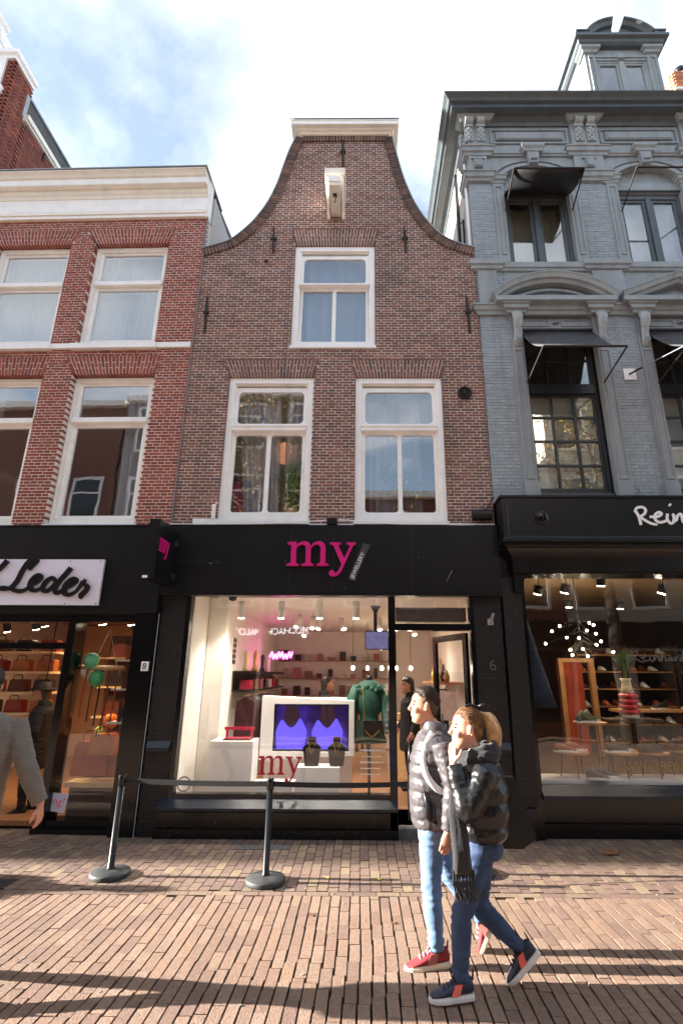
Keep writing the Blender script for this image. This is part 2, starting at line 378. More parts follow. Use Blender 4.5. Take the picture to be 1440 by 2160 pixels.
b = MB()
for k in range(90):
    x, y, r = rnd.uniform(-3.6, 3.4), rnd.uniform(-3.6, -.3), rnd.uniform(.005, .014)
    b.loft([[(x+r*q*math.cos(t)*rnd.uniform(.8, 1.2), y+r*q*math.sin(t), z) for t in [6.283*i/8 for i in range(8)]] for q, z in ((1, -.001), (.9, .0035))])
b.build('gum_spots', mat('old_gum', (128, 122, 116), .8, var=.2, vs=40), label='pale trodden gum spots and crumbs on the paving', cat='gum spots', kind='stuff')
# ---------------------------------------------------------------- brickwork
def brickwork(parent, mats, mort, ivs, z0, z1, ch, sl, y, depth=.09, joint=.0125, ref=0., limit=300, wname='bricks', back=.25, name='brick'):
    mb = MB(); items = []; n = round((z1-z0)/ch)
    for k in range(n):
        z = z0+k*ch; zm = z+ch/2
        for a, b in ivs(zm):
            if b-a < .02: continue
            mb.box(a+.006, b-.006, y+.0035, y+back, z, z+ch)
            p = sl if k % 2 else sl/2
            off = (sl/4 if k % 4 == 1 else -sl/4) if k % 2 else 0
            i = math.floor((a-ref-off)/p)
            while ref+off+i*p < b:
                p0, p1 = max(a, ref+off+i*p+joint/2), min(b, ref+off+(i+1)*p-joint/2); i += 1
                if ref+off+(i-1)*p < a+.001: p0 = a
                if p1-p0 < .025: continue
                dy = rnd.uniform(-.0022, .0022)
                items.append(((p0+p1)/2, y+depth/2+dy, zm+rnd.uniform(-.0012, .0012), p1-p0, depth, ch-joint, rnd.uniform(-.006, .006), rnd.uniform(-.01, .01)))
    w = mb.build('wall', mort, parent)
    field(items, name, w, mats, wname, limit)
    return w
def cut(x0, x1, holes):
    r = [(x0, x1)]
    for a, b in holes:
        q = []
        for c, d in r:
            if b <= c or a >= d: q.append((c, d)); continue
            if a > c: q.append((c, a))
            if b < d: q.append((b, d))
        r = q
    return r
def lerp(a, b, t): return a+(b-a)*t
def interp(tab, z):                                    # tab [(x,z)...] ascending in z
    if z <= tab[0][1]: return tab[0][0]
    for (xa, za), (xb, zb) in zip(tab, tab[1:]):
        if z <= zb: return lerp(xa, xb, (z-za)/(zb-za))
    return tab[-1][0]
def flat_arch(parent, mats, mort, xb0, xb1, xt0, xt1, z0, z1, y, n, tilt=0.):
    MB().prism([(xb0+.004, z0+.006), (xb1-.004, z0+.006), (xt1-.004, z1-.004), (xt0+.004, z1-.004)], y+.0035, y+.2).build('arch_joint', mort, parent)
    for i in range(n):
        t0, t1 = (i+.14)/n, (i+.86)/n
        s = [0, .36, 1] if i % 2 else [0, .66, 1]
        for k in range(2):
            a, b = s[k]+(.03 if k else 0), s[k+1]-(.03 if k == 0 else 0)
            q = [(lerp(lerp(xb0, xb1, t), lerp(xt0, xt1, t), v), lerp(z0, z1, v)) for t, v in ((t0, a), (t1, a), (t1, b), (t0, b))]
            dy = rnd.uniform(-.002, .002)
            MB().prism(q, y-.003+dy, y+.11).build('arch_brick', mats[0], parent)

# ================================================================ the gabled house
H = thing('gabled_house', 'narrow brown brick house with curved neck gable and white windows', 'house', (-.45, 0, 0), world=True)
GL = [(-2.69, 8.47), (-2.445, 8.55), (-2.217, 8.655), (-1.996, 8.874), (-1.791, 9.157), (-1.618, 9.508), (-1.492, 9.89), (-1.39, 10.347), (-1.31, 10.68), (-1.20, 11.0)]
GR = [(1.78, 8.47), (1.56, 8.55), (1.38, 8.632), (1.174, 8.80), (.947, 9.119), (.757, 9.532), (.605, 10.033), (.51, 10.5), (.47, 10.7), (.42, 11.0)]
WLF, WRT, WTP = (-2.05, -.78, 3.84, 6.1), (-.15, 1.14, 3.84, 6.1), (-1.16, .145, 6.66, 8.59)
def ivC(z):
    a, b = (-2.67, 1.78) if z < 8.49 else (interp(GL, z), interp(GR, z))
    h = []
    for (p, q, c, d), (e, f, g) in ((WLF, (-2.175, -.71, 6.42)), (WRT, (-.25, 1.235, 6.42)), (WTP, (-1.245, .228, 8.93))):
        if c-.02 < z < d: h.append((p, q))
        elif d <= z < g: t = (z-d)/(g-d); h.append((lerp(p, e, t), lerp(q, f, t)))
    return cut(a, b, h)
wallC = brickwork(H, brickC, MORT, ivC, 3.74, 11.0, .0459, .212, 0., ref=-.45)
flat_arch(wallC, brickC, MORT, -2.05, -.78, -2.175, -.71, 6.1, 6.42, 0., 27)
flat_arch(wallC, brickC, MORT, -.15, 1.14, -.25, 1.235, 6.1, 6.42, 0., 27)
flat_arch(wallC, brickC, MORT, -1.16, .145, -1.245, .228, 8.59, 8.93, 0., 28)
# coping of bricks on edge along the curved sides
DARKB = mat('coping_brick_dark', (104, 80, 72), .85, rgb2=[(84, 66, 62), (124, 94, 82), (70, 58, 56)], src='object', var=.2, vs=30, bump=.5, bs=80, dirt=.5)
cjoint, clead, cq = MB(), MB(), []
def coping(tab, sgn):
    P = cat_rom([(x, z, 0) for x, z in tab], 12); d = [0]
    for a, b in zip(P, P[1:]): d.append(d[-1]+(b-a).length)
    def at(s):
        for i in range(len(P)-1):
            if s <= d[i+1]: return P[i].lerp(P[i+1], (s-d[i])/(d[i+1]-d[i])), (P[i+1]-P[i]).normalized()
        return P[-1], (P[-1]-P[-2]).normalized()
    n = int(d[-1]/.056); st = d[-1]/n
    for i in range(n):
        q = []
        for s, w in (((i+.07)*st, 0), ((i+.93)*st, 0), ((i+.93)*st, 1), ((i+.07)*st, 1)):
            p, t = at(s); p = p+Vector((-t.y, t.x, 0))*sgn*(.035-.135*w); q.append((p.x, p.y))
        cq.append(q)
        a, ta = at(i*st); b, tb = at((i+1)*st); na, nb = Vector((-ta.y, ta.x, 0))*sgn, Vector((-tb.y, tb.x, 0))*sgn
        cjoint.prism([(v.x, v.y) for v in (a+na*.03, b+nb*.03, b-nb*.098, a-na*.098)], -.026, .19)
        clead.prism([(v.x, v.y) for v in (a+na*.037, b+nb*.037, b+nb*.052, a+na*.052)], -.05, .26)
for tab_, sg_ in ((GL, 1), (GR, -1)):
    cjoint, clead, cq = MB(), MB(), []
    coping(tab_, sg_); cp = cjoint.build('coping', MORT, H); clead.build('lead_strip', LEAD, cp)
    for q in cq: MB().prism(q, -.035+rnd.uniform(-.003, .003), .2).build('coping_brick', DARKB, cp)
so = MB().box(-1.135, .375, -.024, .1, 10.92, 11.025).build('soldier_course', MORT, H)
for i in range(27):
    x = -1.13+i*.0558
    MB().box(x, x+.046, -.032, .1, 10.91, 11.03).build('coping_brick', DARKB, so)
b = MB(); b.sweep([(-1.15, .35), (-1.15, -.03), (.39, -.03), (.39, .35)], [(0, 11.02), (.03, 11.02), (.05, 11.045), (.09, 11.055), (.10, 11.075), (.17, 11.075), (.17, 11.15), (.185, 11.155), (.185, 11.168), (0, 11.19)])
cap = b.build('gable_cap', CREAM, H)
b = MB(); b.sweep([(-1.15, .3), (-1.15, -.03), (.39, -.03), (.39, .3)], [(.16, 11.085), (.173, 11.085), (.173, 11.150), (.16, 11.150)]); b.build('cap_fascia', WHITE, cap)
MB().box(-1.34, .58, -.22, .4, 11.191, 11.2).build('cap_lead', LEAD, cap)
# hoist beam
b = MB()
b.prism_x([(-.56, 9.50), (0, 9.50), (0, 9.58), (-.58, 9.58)], -.665, -.335)
b.prism_x([(-.52, 9.47), (-.52, 9.50), (0, 9.50), (0, 9.12), (-.06, 9.1), (-.12, 9.2), (-.3, 9.32)], -.645, -.60)
b.prism_x([(-.52, 9.47), (-.52, 9.50), (0, 9.50), (0, 9.12), (-.06, 9.1), (-.12, 9.2), (-.3, 9.32)], -.40, -.355)
ho = b.build('hoist_housing', CREAM, H)
MB().box(-.585, -.415, -.6, 0, 9.2, 9.36).build('hoist_beam', CREAM, H)
MB().box(-.585, -.415, -.622, -.601, 9.26, 9.37).build('beam_end_board', WHITE, H)
b = MB(); b.tube([(-.5, -.42, 9.2), (-.5, -.42, 9.14), (-.5, -.40, 9.10), (-.5, -.37, 9.11), (-.5, -.36, 9.14)], .012); b.box(-.53, -.47, -.45, -.38, 9.185, 9.199); b.build('hook', IRON, H)
# wall anchors
for x, za, zb in ((-.41, 10.3, 10.92), (-1.525, 8.42, 8.93), (.647, 8.43, 8.95), (-2.51, 6.88, 7.55), (1.605, 6.87, 7.55)):
    b = MB(); zm = lerp(za, zb, .55)
    b.tube([(x+.01, -.03, za), (x, -.035, zm), (x-.01, -.03, zb)], [.016, .022, .015]); b.box(x-.045, x+.045, -.05, -.012, zm-.018, zm+.018); b.cyl((x, -.06, zm), (x, .02, zm), .018)
    b.build('wall_anchor', IRON, H)
b = MB(); b.cyl((-1.62, -.03, 8.26), (-1.62, 0, 8.26), .02); b.tube([(-1.62, -.03, 8.26), (-1.65, -.05, 8.22)], .012); b.build('iron_pin', IRON, H)
# air vent
b = MB(); b.lathe([(.0, 0), (.09, 0), (.105, .015), (.105, .03), (.0, .03)], n=20); ve = MB()
ve.T = Matrix.Translation((1.474, .0, 5.825)) @ Matrix.Rotation(R(90), 4, 'X')
ve.loft([[(r*math.cos(2*math.pi*k/24), r*math.sin(2*math.pi*k/24), z) for k in range(24)] for r, z in ((.075, 0), (.075, .03), (.09, .045), (.105, .03), (.105, 0))])
for k in range(6):
    a = math.pi*k/6; ve.limb([(-.085*math.cos(a), -.085*math.sin(a), .025), (.085*math.cos(a), .085*math.sin(a), .025)], .009, 6)
ve.lathe([(.0, .02), (.03, .02), (.03, .04), (.0, .04)]); ve.build('air_vent', IRON, H)
def pane(x0, x1, y, z0, z1, parent, m=None, loop=None):
    b = MB()
    if loop: b.prism(loop, y, y+.006)
    else: b.box(x0, x1, y, y+.006, z0, z1)
    return b.build('pane', m or GLASS, parent)
def frame4(b, x0, x1, z0, z1, w, y0, y1, wb=None, wt=None):
    wb = wb or w; wt = wt or w
    b.box(x0, x0+w, y0, y1, z0, z1); b.box(x1-w, x1, y0, y1, z0, z1); b.box(x0+w, x1-w, y0, y1, z0, z0+wb); b.box(x0+w, x1-w, y0, y1, z1-wt, z1)
def sash_window(par, rect, zu, zl, mull):
    x0, x1, z0, z1 = rect
    b = MB(); frame4(b, x0, x1, z0, z1, .085, .025, .17); f = b.build('window', WHITE, par)
    b = MB(); frame4(b, x0+.085, x1-.085, z0+.085, z1-.085, .022, .06, .16); b.build('inner_frame', CREAM, f)
    b = MB(); b.box(x0+.09, x1-.09, .012, .15, zl[1]+.045, zu[0]-.05); b.box(x0+.08, x1-.08, -.005, .1, zu[0]-.075, zu[0]-.052); b.build('transom', WHITE, f)
    gx0, gx1 = x0+.145, x1-.145
    lp = rloop(gx0, gx1, zu[0], zu[1], .07)
    b = MB(); b.hole(x0+.106, x1-.106, zu[0]-.05, z1-.106, lp, .075, .125); s = b.build('upper_sash', WHITE, f); pane(0, 0, .095, 0, 0, s, loop=lp)
    cx = (x0+x1)/2
    b = MB(); lps = [rloop(gx0, cx-.03, zl[0], zl[1], .05 if mull else .012), rloop(cx+.03, gx1, zl[0], zl[1], .05 if mull else .012)]
    b.hole(x0+.106, cx, z0+.07, zl[1]+.046, lps[0], .085, .135); b.hole(cx, x1-.106, z0+.07, zl[1]+.046, lps[1], .085, .135)
    s = b.build('lower_sash', WHITE, f)
    for lp in lps: pane(0, 0, .105, 0, 0, s, loop=lp)
    b = MB(); b.prism_x([(-.03, z0-.055), (.03, z0-.06), (.16, z0), (.16, z0+.002), (-.03, z0-.012)], x0-.015, x1+.015); b.build('sill', WHITE, f)
    return f
sash_window(H, WLF, (5.36, 5.89), (3.985, 5.18), 1)
sash_window(H, WRT, (5.36, 5.89), (3.985, 5.18), 1)
sash_window(H, WTP, (7.88, 8.38), (6.79, 7.75), 0)
# stone blocks under the sills, cable and junction box on the fascia ledge
b = MB(); b.box(-2.38, -2.05, -.02, .2, 3.80, 3.86); b.box(-2.36, -2.06, -.03, .2, 3.74, 3.795); b.box(-.79, -.15, -.02, .2, 3.745, 3.79); b.box(1.14, 1.5, -.02, .2, 3.74, 3.80); b.build('ledge_block', WHITE, H)
b = MB(); b.tube(cat_rom([(-2.66, -.10, 3.758), (-1.4, -.11, 3.762), (-.6, -.1, 3.81), (-.2, -.1, 3.815), (.4, -.11, 3.765), (1.2, -.11, 3.76), (1.75, -.1, 3.762)], 6), .008, 6); b.build('cable', WHITE, H)
MB().box(-.52, -.38, -.13, -.02, 3.755, 3.84).build('junction_box', BLACK, H)
b = MB(); b.cyl((1.46, -.08, 3.90), (1.72, -.08, 3.90), .072, 16); b.box(1.52, 1.6, -.08, 0, 3.87, 3.93); b.tube(cat_rom([(1.6, -.05, 3.97), (1.7, -.06, 4.03), (1.74, -.1, 4.12), (1.79, -.06, 4.16)], 5), .008, 6); b.build('floodlight', BLACK, H)
b = MB(); b.tube([(-2.1, -.02, 3.86), (-2.1, -.02, 4.06), (-2.07, .0, 4.1)], .028, 8); b.build('pipe_end', CREAM, H)
# body of the house behind the front wall
b = MB()
b.box(-2.67, -2.6, .25, 8, 3.74, 8.5); b.box(1.7, 1.775, .25, 8, 3.74, 8.5); b.box(-2.6, 1.7, 4.2, 4.4, 3.8, 8.5); b.box(-2.6, 1.7, .25, 8, 6.45, 6.6); b.box(-2.6, 1.7, .25, 8, 3.72, 3.8)
b.prism([(-2.67, 8.5), (1.775, 8.5), (-.35, 10.85), (-.55, 10.85)], .26, 8)
b.build('house_body', ROOM, H)
# shop front
b = MB()
frame4(b, -2.34, .39, .40, 2.86, .055, .0, .12)
b.box(.30, .39, -.03, .12, .05, 2.82); b.box(1.36, 1.41, -.02, .12, .05, 2.82); b.box(.39, 1.36, -.015, .12, 2.36, 2.445)
sf = b.build('shop_front', BLACKG, H)
pane(-2.30, .31, .05, .44, 2.83, sf, SHOPG); pane(.39, 1.36, .05, 2.445, 2.82, sf, SHOPG)
b = MB(); b.prism_x([(-.14, .30), (-.14, .33), (0, .41), (.12, .41), (.12, .27), (-.05, .27)], -2.42, .385); b.build('sill', SILL, sf)
b = MB(); b.box(-2.42, .385, -.03, .1, .0, .27); b.box(-2.44, .39, -.07, .1, .0, .10); b.build('stall_riser', BLACKG, sf)
MB().box(.39, 1.36, -.03, .9, .0, .11).build('threshold', mat('worn_stone', (92, 90, 88), .7, var=.25, vs=12, dirt=.3), sf)
brickwork(H, brickK, MORTK, lambda z: [(-2.665, -2.34)], .0, 2.85, .0475, .2, -.005, limit=60, back=.3)
brickwork(H, brickK, MORTK, lambda z: [(1.41, 1.775)], .0, 2.85, .0475, .2, -.005, limit=60, back=.3)
for x0, x1 in ((-2.64, -2.36), (1.43, 1.76)): MB().prism_x([(-.06, .92), (-.06, .96), (-.005, 1.03), (.02, 1.03), (.02, .92)], x0, x1).build('pilaster_ledge', SILL, H)
b = MB(); b.box(-2.665, 1.775, -.12, .02, 2.82, 3.73); b.box(-2.665, 1.775, -.135, .02, 2.79, 2.82); b.box(-2.665, 1.775, -.125, .24, 3.731, 3.742); fas = b.build('fascia', BLACK, H)
b = MB()
for x in (-1.0, -.42, .62): b.box(x, x+.004, -.1225, -.119, 2.83, 3.72)
b.box(-2.6, -1.9, -.1222, -.119, 3.225, 3.228); b.build('panel_joint', mat('joint_grey', (52, 52, 56), .5), fas, kind='stuff')
b = MB()
for k in range(26): x, z = rnd.uniform(-2.5, 1.6), rnd.uniform(2.85, 3.7); q = rnd.uniform(.002, .008); b.box(x, x+q, -.1215, -.119, z, z+q*rnd.uniform(.6, 3))
b.prism([(1.06, 2.98), (1.07, 2.985), (1.15, 3.13), (1.13, 3.12)], -.1213, -.119); b.box(-2.06, -2.03, -.1222, -.119, 3.2, 3.22); b.build('scuff', mat('scuff_grey', (120, 120, 124), .7), fas, kind='stuff')
b = MB()
for k in range(60): x, z = rnd.uniform(-2.4, .37), rnd.uniform(.02, .26); q = rnd.uniform(.002, .006); b.box(x, x+q, -.0312 if z > .1 else -.0712, -.02, z, z+q)
b.build('scuff', mat('scuff_pale', (150, 150, 150), .7), sf, kind='stuff')
# door leaf, folded inwards
b = MB(); dl = MB(); dl.T = Matrix.Translation((1.345, .10, 0)) @ Matrix.Rotation(R(112), 4, 'Z')
frame4(dl, 0, .88, .12, 2.34, .085, 0, .045, .2); d_ = dl.build('door', BLACKG, H)
gl = MB(); gl.T = dl.T; gl.box(.085, .795, .02, .026, .32, 2.255); gl.build('pane', SHOPG, d_)
hb = MB(); hb.T = dl.T; hb.tube([(.8, -.03, .95), (.8, -.03, 1.3)], .012); hb.build('handle', LEAD, d_)
# fascia sign: the two big letters with the small tilted plate
sg = thing('shop_sign', 'magenta raised letters my with small tilted jewellery plate on black fascia', 'sign', (-.5, -.12, 3.173), world=True)
K = .001063; X0, Z0, YF = -1.033, 3.173, -.1215
def LP(p): return [(X0+(x-165)*K, Z0-(y-450)*K) for x, y in p]
def letter(polys, name, par, yf=YF, f=LP, m=PINK, edge=PINKE, dep=.05):
    b = MB()
    for i, p in enumerate(polys): b.prism(f(p), yf-dep-.0007*i, yf)
    return b.build(name, m, par)
def circ(cx, cy, r, n=18): return [(cx+r*math.cos(2*math.pi*k/n), cy+r*math.sin(2*math.pi*k/n)) for k in range(n)]
MP = [[(168, 150), (278, 144), (278, 425), (215, 425), (215, 200), (200, 182), (168, 178)],
      [(215, 405), (278, 405), (290, 420), (315, 428), (315, 450), (165, 450), (165, 428), (202, 420)],
      [(278, 195), (300, 168), (330, 148), (370, 138), (410, 143), (440, 162), (455, 195), (460, 230), (460, 425), (398, 425), (398, 235), (392, 202), (375, 185), (350, 180), (318, 188), (295, 205), (278, 228)],
      [(398, 405), (460, 405), (472, 420), (497, 428), (497, 450), (348, 450), (348, 428), (385, 420)],
      [(460, 200), (482, 170), (512, 148), (552, 138), (592, 142), (622, 162), (637, 195), (642, 235), (642, 425), (580, 425), (580, 235), (574, 202), (558, 185), (535, 180), (500, 188), (478, 205), (460, 228)],
      [(580, 405), (642, 405), (655, 420), (683, 428), (683, 450), (535, 450), (535, 428), (567, 420)]]
YP = [[(693, 152), (832, 152), (832, 176), (808, 184), (800, 190), (880, 362), (848, 442), (745, 205), (730, 186), (693, 176)],
      [(902, 152), (1017, 152), (1017, 176), (992, 186), (978, 205), (858, 480), (838, 445), (942, 205), (940, 190), (902, 176)],
      [(858, 478), (838, 522), (810, 558), (775, 578), (742, 582), (715, 572), (735, 550), (770, 545), (800, 520), (838, 443)], circ(728, 541, 37)]
letter(MP, 'letter_m', sg); letter(YP, 'letter_y', sg)
pl = MB(); ang = math.atan2(420, 185)
pl.prism([(X0+(x-165)*K, Z0-(y-450)*K) for x, y in ((925, 602), (1115, 150), (1197, 180), (1003, 633))], YF-.012, YF)
jp = pl.build('name_plate', mat('graphite', (62, 62, 66), .5), sg)
text('·JEWELLERY·', .072, WHITE, 'lettering', jp, (X0+(988-165)*K, YF-.016, Z0-(622-450)*K), rot=(R(90), -math.atan2(452, 190), 0), ext=.002, sx=1.02)
# blade sign
bs_ = thing('blade_sign', 'black projecting box sign with pink letters my above the shop corner', 'sign', (-2.58, -.1, 2.9), world=True)
MB().box(-2.655, -2.525, -.74, -.12, 2.9, 3.64).build('sign_box', BLACK, bs_)
b = MB(); b.box(-2.53, -2.50, -.2, -.115, 3.42, 3.5); b.box(-2.53, -2.50, -.2, -.115, 2.98, 3.06); b.box(-2.64, -2.6, -.10, .0, 3.55, 3.74); b.build('bracket', IRON, bs_)
def LB(p): return [((x-165)*.00038, 3.25-(y-450)*.00055) for x, y in p]
for nm, P in (('letter_m', MP), ('letter_y', YP)):
    b = MB()
    for i, p in enumerate(P):
        q = LB(p); b.prism_x([(-.70+x, z) for x, z in q], -2.524, -2.512+.0007*i)
    b.build(nm, PINK, bs_)
MB().box(-2.66, -2.60, -.745, -.7405, 2.905, 2.935).build('sticker', WHITE, bs_)
# ================================================================ the red brick house on the left
HL = thing('red_brick_house', 'red brick house with white wooden cornice and tall two-light windows', 'house', (-2.67, 0, 0), R(-1.2), world=True)
UW, LW = [(-4.52, -3.275), (-6.17, -4.925), (-7.82, -6.575)], [(-4.46, -3.2), (-6.19, -4.93), (-7.92, -6.66)]
def ivL(z):
    h = []
    for (a, b) in UW:
        if 6.70 < z < 8.67: h.append((a, b))
        elif 8.67 <= z < 8.97: t = (z-8.67)/.3; h.append((a-.17*t, b+.1*t))
    for (a, b) in LW:
        if 3.78 < z < 6.17: h.append((a, b))
        elif 6.17 <= z < 6.49: t = (z-6.17)/.32; h.append((a-.17*t, b+.06*t))
    return cut(-8.6, -2.68, h)
wl = brickwork(HL, brickL, MORTL, ivL, 3.72, 9.2, .0478, .2, 0., ref=-2.68)
for k in range(2):
    a, b_ = UW[k]; flat_arch(wl, brickL, MORTL, a, b_, a-.17, b_+.1, 8.67, 8.97, 0., 25)
    a, b_ = LW[k]; flat_arch(wl, brickL, MORTL, a, b_, a-.17, b_+.06, 6.17, 6.49, 0., 25)
b = MB(); b.box(-2.682, -2.668, -.012, .02, 3.72, 9.2); b.build('joint_strip', MORTG, HL)
b = MB(); b.sweep([(-8.6, 0), (-2.69, 0)], [(0, 9.17), (.05, 9.17), (.05, 9.23), (.075, 9.235), (.075, 9.265), (.055, 9.28), (.06, 9.31), (.045, 9.32), (.045, 9.58), (.06, 9.59), (.075, 9.63), (.105, 9.66), (.11, 9.735), (.205, 9.735), (.205, 9.857), (.215, 9.862), (.235, 9.872), (.255, 9.905), (.285, 9.935), (.30, 9.94), (.30, 9.96), (0, 9.97)])
b.box(-2.80, -2.675, .001, .14, 9.2, 9.969); co = b.build('cornice', CREAM, HL)
b = MB(); b.sweep([(-8.6, 0), (-2.685, 0)], [(.04, 9.325), (.0485, 9.325), (.0485, 9.575), (.04, 9.575)])
b.sweep([(-8.6, 0), (-2.685, 0)], [(.2, 9.745), (.2085, 9.745), (.2085, 9.85), (.2, 9.85)]); b.sweep([(-8.6, 0), (-2.685, 0)], [(.04, 9.175), (.0535, 9.175), (.0535, 9.225), (.04, 9.225)]); b.build('frieze_board', WHITE, co)
MB().box(-8.6, -2.66, -.32, .6, 9.971, 9.985).build('cornice_lead', LEAD, co)
def plain_window(x0, x1, z0, z1, zt):
    b = MB(); frame4(b, x0, x1, z0, z1, .075, .095, .26, .1); b.box(x0+.075, x1-.075, .08, .24, zt-.055, zt+.03)
    f = b.build('window', CREAM, HL)
    b = MB(); frame4(b, x0+.004, x1-.004, z0+.004, z1-.004, .035, .085, .094); b.box(x0+.06, x1-.06, .066, .079, zt-.04, zt+.035); b.build('bead', WHITE, f)
    b = MB(); frame4(b, x0+.075, x1-.075, z0+.1, zt-.055, .05, .13, .18); frame4(b, x0+.075, x1-.075, zt+.03, z1-.075, .04, .13, .18); b.build('sash', WHITE, f)
    pane(x0+.12, x1-.12, .15, z0+.14, zt-.1, f); pane(x0+.11, x1-.11, .15, zt+.06, z1-.11, f)
    return f
for a, b_ in UW:
    f = plain_window(a, b_, 6.72, 8.66, 7.93)
    MB().prism_x([(-.07, 6.60), (.1, 6.60), (.1, 6.73), (.05, 6.73), (-.07, 6.69)], a-.05, b_+.05).build('sill', WHITE, f)
for a, b_ in LW:
    f = plain_window(a, b_, 3.80, 6.16, 5.44)
    MB().prism_x([(-.03, 3.74), (.1, 3.74), (.1, 3.81), (-.03, 3.79)], a-.02, b_+.04).build('sill', WHITE, f)
for x0, x1 in ((-3.22, -2.70), (-4.87, -4.58), (-6.52, -6.23)):
    MB().box(x0, x1, -.045, .05, 6.615, 6.70).build('sill_stone', WHITE, HL)
b = MB(); b.box(-8.6, -2.68, 4.5, 4.7, 3.7, 9.9); b.box(-8.6, -8.5, .26, 8, 0, 9.9); b.box(-2.75, -2.685, .26, 8, 0, 9.9); b.box(-8.5, -2.75, .26, 8, 6.5, 6.62); b.box(-8.5, -2.75, .26, 8, 3.66, 3.76); b.box(-8.5, -2.75, .26, 8, 9.0, 9.15)
b.build('house_body', ROOM, HL)
MB().prism_x([(.2, 9.95), (8, 9.95), (5, 10.4), (3, 10.4)], -8.6, -2.7).build('roof', SLATE, HL)
# shop front of the leather shop
b = MB(); b.box(-8.6, -2.69, -.10, .3, 2.56, 3.73); b.box(-8.6, -2.69, -.115, .3, 3.731, 3.745); b.build('fascia', BLACK, HL)
b = MB(); b.box(-2.985, -2.69, -.03, .35, 0, 2.559); b.box(-3.02, -2.985, .08, .35, 0, 2.559)
b.box(-3.93, -3.83, .10, .38, .04, 2.5); b.box(-8.6, -3.0, .12, .37, 2.47, 2.559); b.box(-5.6, -3.92, .15, .32, 2.12, 2.2); b.box(-5.7, -5.6, .12, .36, .0, 2.5)
b.box(-3.84, -3.0, .12, .36, .04, .13); b.box(-3.95, -3.0, .05, .4, .0, .055)
sfl = b.build('shop_front', BLACKG, HL)
pane(-3.84, -3.01, .22, .12, 2.48, sfl, SHOPG); pane(-5.62, -3.91, .22, 2.19, 2.48, sfl, SHOPG); pane(-8.5, -5.69, .22, .1, 2.48, sfl, SHOPG)
b = MB(); b.tube([(-2.672, -.035, 0), (-2.676, -.035, 2.56)], .006, 6); b.build('silicone_joint', LEAD, HL)
# sign of the leather shop
sl_ = thing('shop_sign', 'pale lilac sign board with black script lettering Leder', 'sign', (-5, -.1, 2.68), world=True)
bd = MB().box(-7.3, -3.45, -.138, -.1, 2.655, 3.255).build('board', LILAC, sl_)
BK = mat('black_script', (14, 14, 16), .3, var=.05)
def script(strokes, name, par, w, yb, fx, m, dep=.03):
    b = MB()
    for i, st in enumerate(strokes): stroke(b, [fx(*p) for p in st], w, yb-.0012*i, dep)
    return b.build(name, m, par)
KS = 1/3*.00625                                        # zoomed pixel of the photograph's sign to metres
def fL(x, y, w=1.): return (-3.475+(x-640)*KS, 2.681-(y-1725)*KS, w)
LD = [[[(200, 1520, .5), (195, 1500, 1.1), (225, 1462, 1.), (215, 1455, .8), (180, 1465, 1.), (150, 1520, 1.), (128, 1590, 1.), (95, 1632, .8), (50, 1645, .6), (25, 1640, .4), (45, 1628, .5), (100, 1640, .8), (150, 1655, .9), (190, 1645, .7), (225, 1615, .5)]],
      [[(205, 1625, .5), (250, 1600, .8), (275, 1570, .8), (262, 1552, .8), (235, 1565, 1.), (215, 1605, 1.1), (225, 1640, 1.), (260, 1650, .8), (300, 1625, .5)]],
      [[(370, 1590, .8), (345, 1570, .8), (310, 1595, 1.), (298, 1635, 1.), (320, 1655, .9), (350, 1635, .8), (385, 1585, .7)], [(452, 1505, 1.), (430, 1540, 1.), (395, 1590, 1.), (375, 1640, 1.), (395, 1665, .9), (430, 1640, .5)]],
      [[(420, 1640, .5), (465, 1622, .8), (500, 1592, .8), (490, 1575, .8), (462, 1585, 1.), (435, 1625, 1.1), (440, 1665, 1.), (475, 1675, .8), (515, 1650, .5)]],
      [[(505, 1660, .5), (530, 1620, .7), (545, 1590, .9)], [(540, 1592, 1.4), (556, 1600, 1.2)], [(548, 1605, .6), (575, 1625, 1.), (570, 1650, 1.), (545, 1680, 1.), (555, 1695, .8)]],
      [[(5, 1580, .7), (-20, 1600, 1.), (-40, 1640, 1.)], [(40, 1460, 1.1), (20, 1490, 1.), (-15, 1530, 1.)]]]
for k, (st, nm) in enumerate(zip(LD, ('letter_l', 'letter_e', 'letter_d', 'letter_e', 'letter_r', 'letter_flourish'))): script(st, nm, sl_, .062, -.139, fL, BK)
b = MB()
for x in (-3.5, -3.9): b.cyl((x, -.142, 3.23), (x, -.137, 3.23), .008, 8); b.cyl((x+.02, -.142, 2.675), (x+.02, -.137, 2.675), .008, 8)
b.build('screw', IRON, sl_)
for nm, lab, x, z, bod in (('house_number', 'small white plate with number 8 on black post', -2.78, 1.90, '8'),):
    e = thing(nm, lab, 'house number', (x, -.03, z), world=True)
    MB().box(x-.045, x+.045, -.05, -.03, z-.055, z+.06).build('plate', WHITE, e)
    text(bod, .11, BK, 'digit', e, (x, -.051, z-.035), ext=.002, align='CENTER')
e = thing('house_number', 'bare metal number 6 on black brick pilaster', 'house number', (1.62, -.02, 1.9), world=True)
text('6', .19, mat('zinc_digit', (96, 100, 92), .5, .4), 'digit', e, (1.61, -.02, 1.87), ext=.012, align='CENTER')
e = thing('flag_holder', 'small rusty flag pole holder on black pilaster', 'bracket', (1.62, -.01, 2.45), world=True)
MB().box(1.585, 1.655, -.03, -.006, 2.43, 2.51).build('plate', mat('rusty_zinc', (176, 160, 150), .6, .2, var=.3, vs=40), e)
b = MB(); b.tube([(1.62, -.02, 2.46), (1.64, -.12, 2.56)], .02, 10); b.build('socket', LEAD, e)

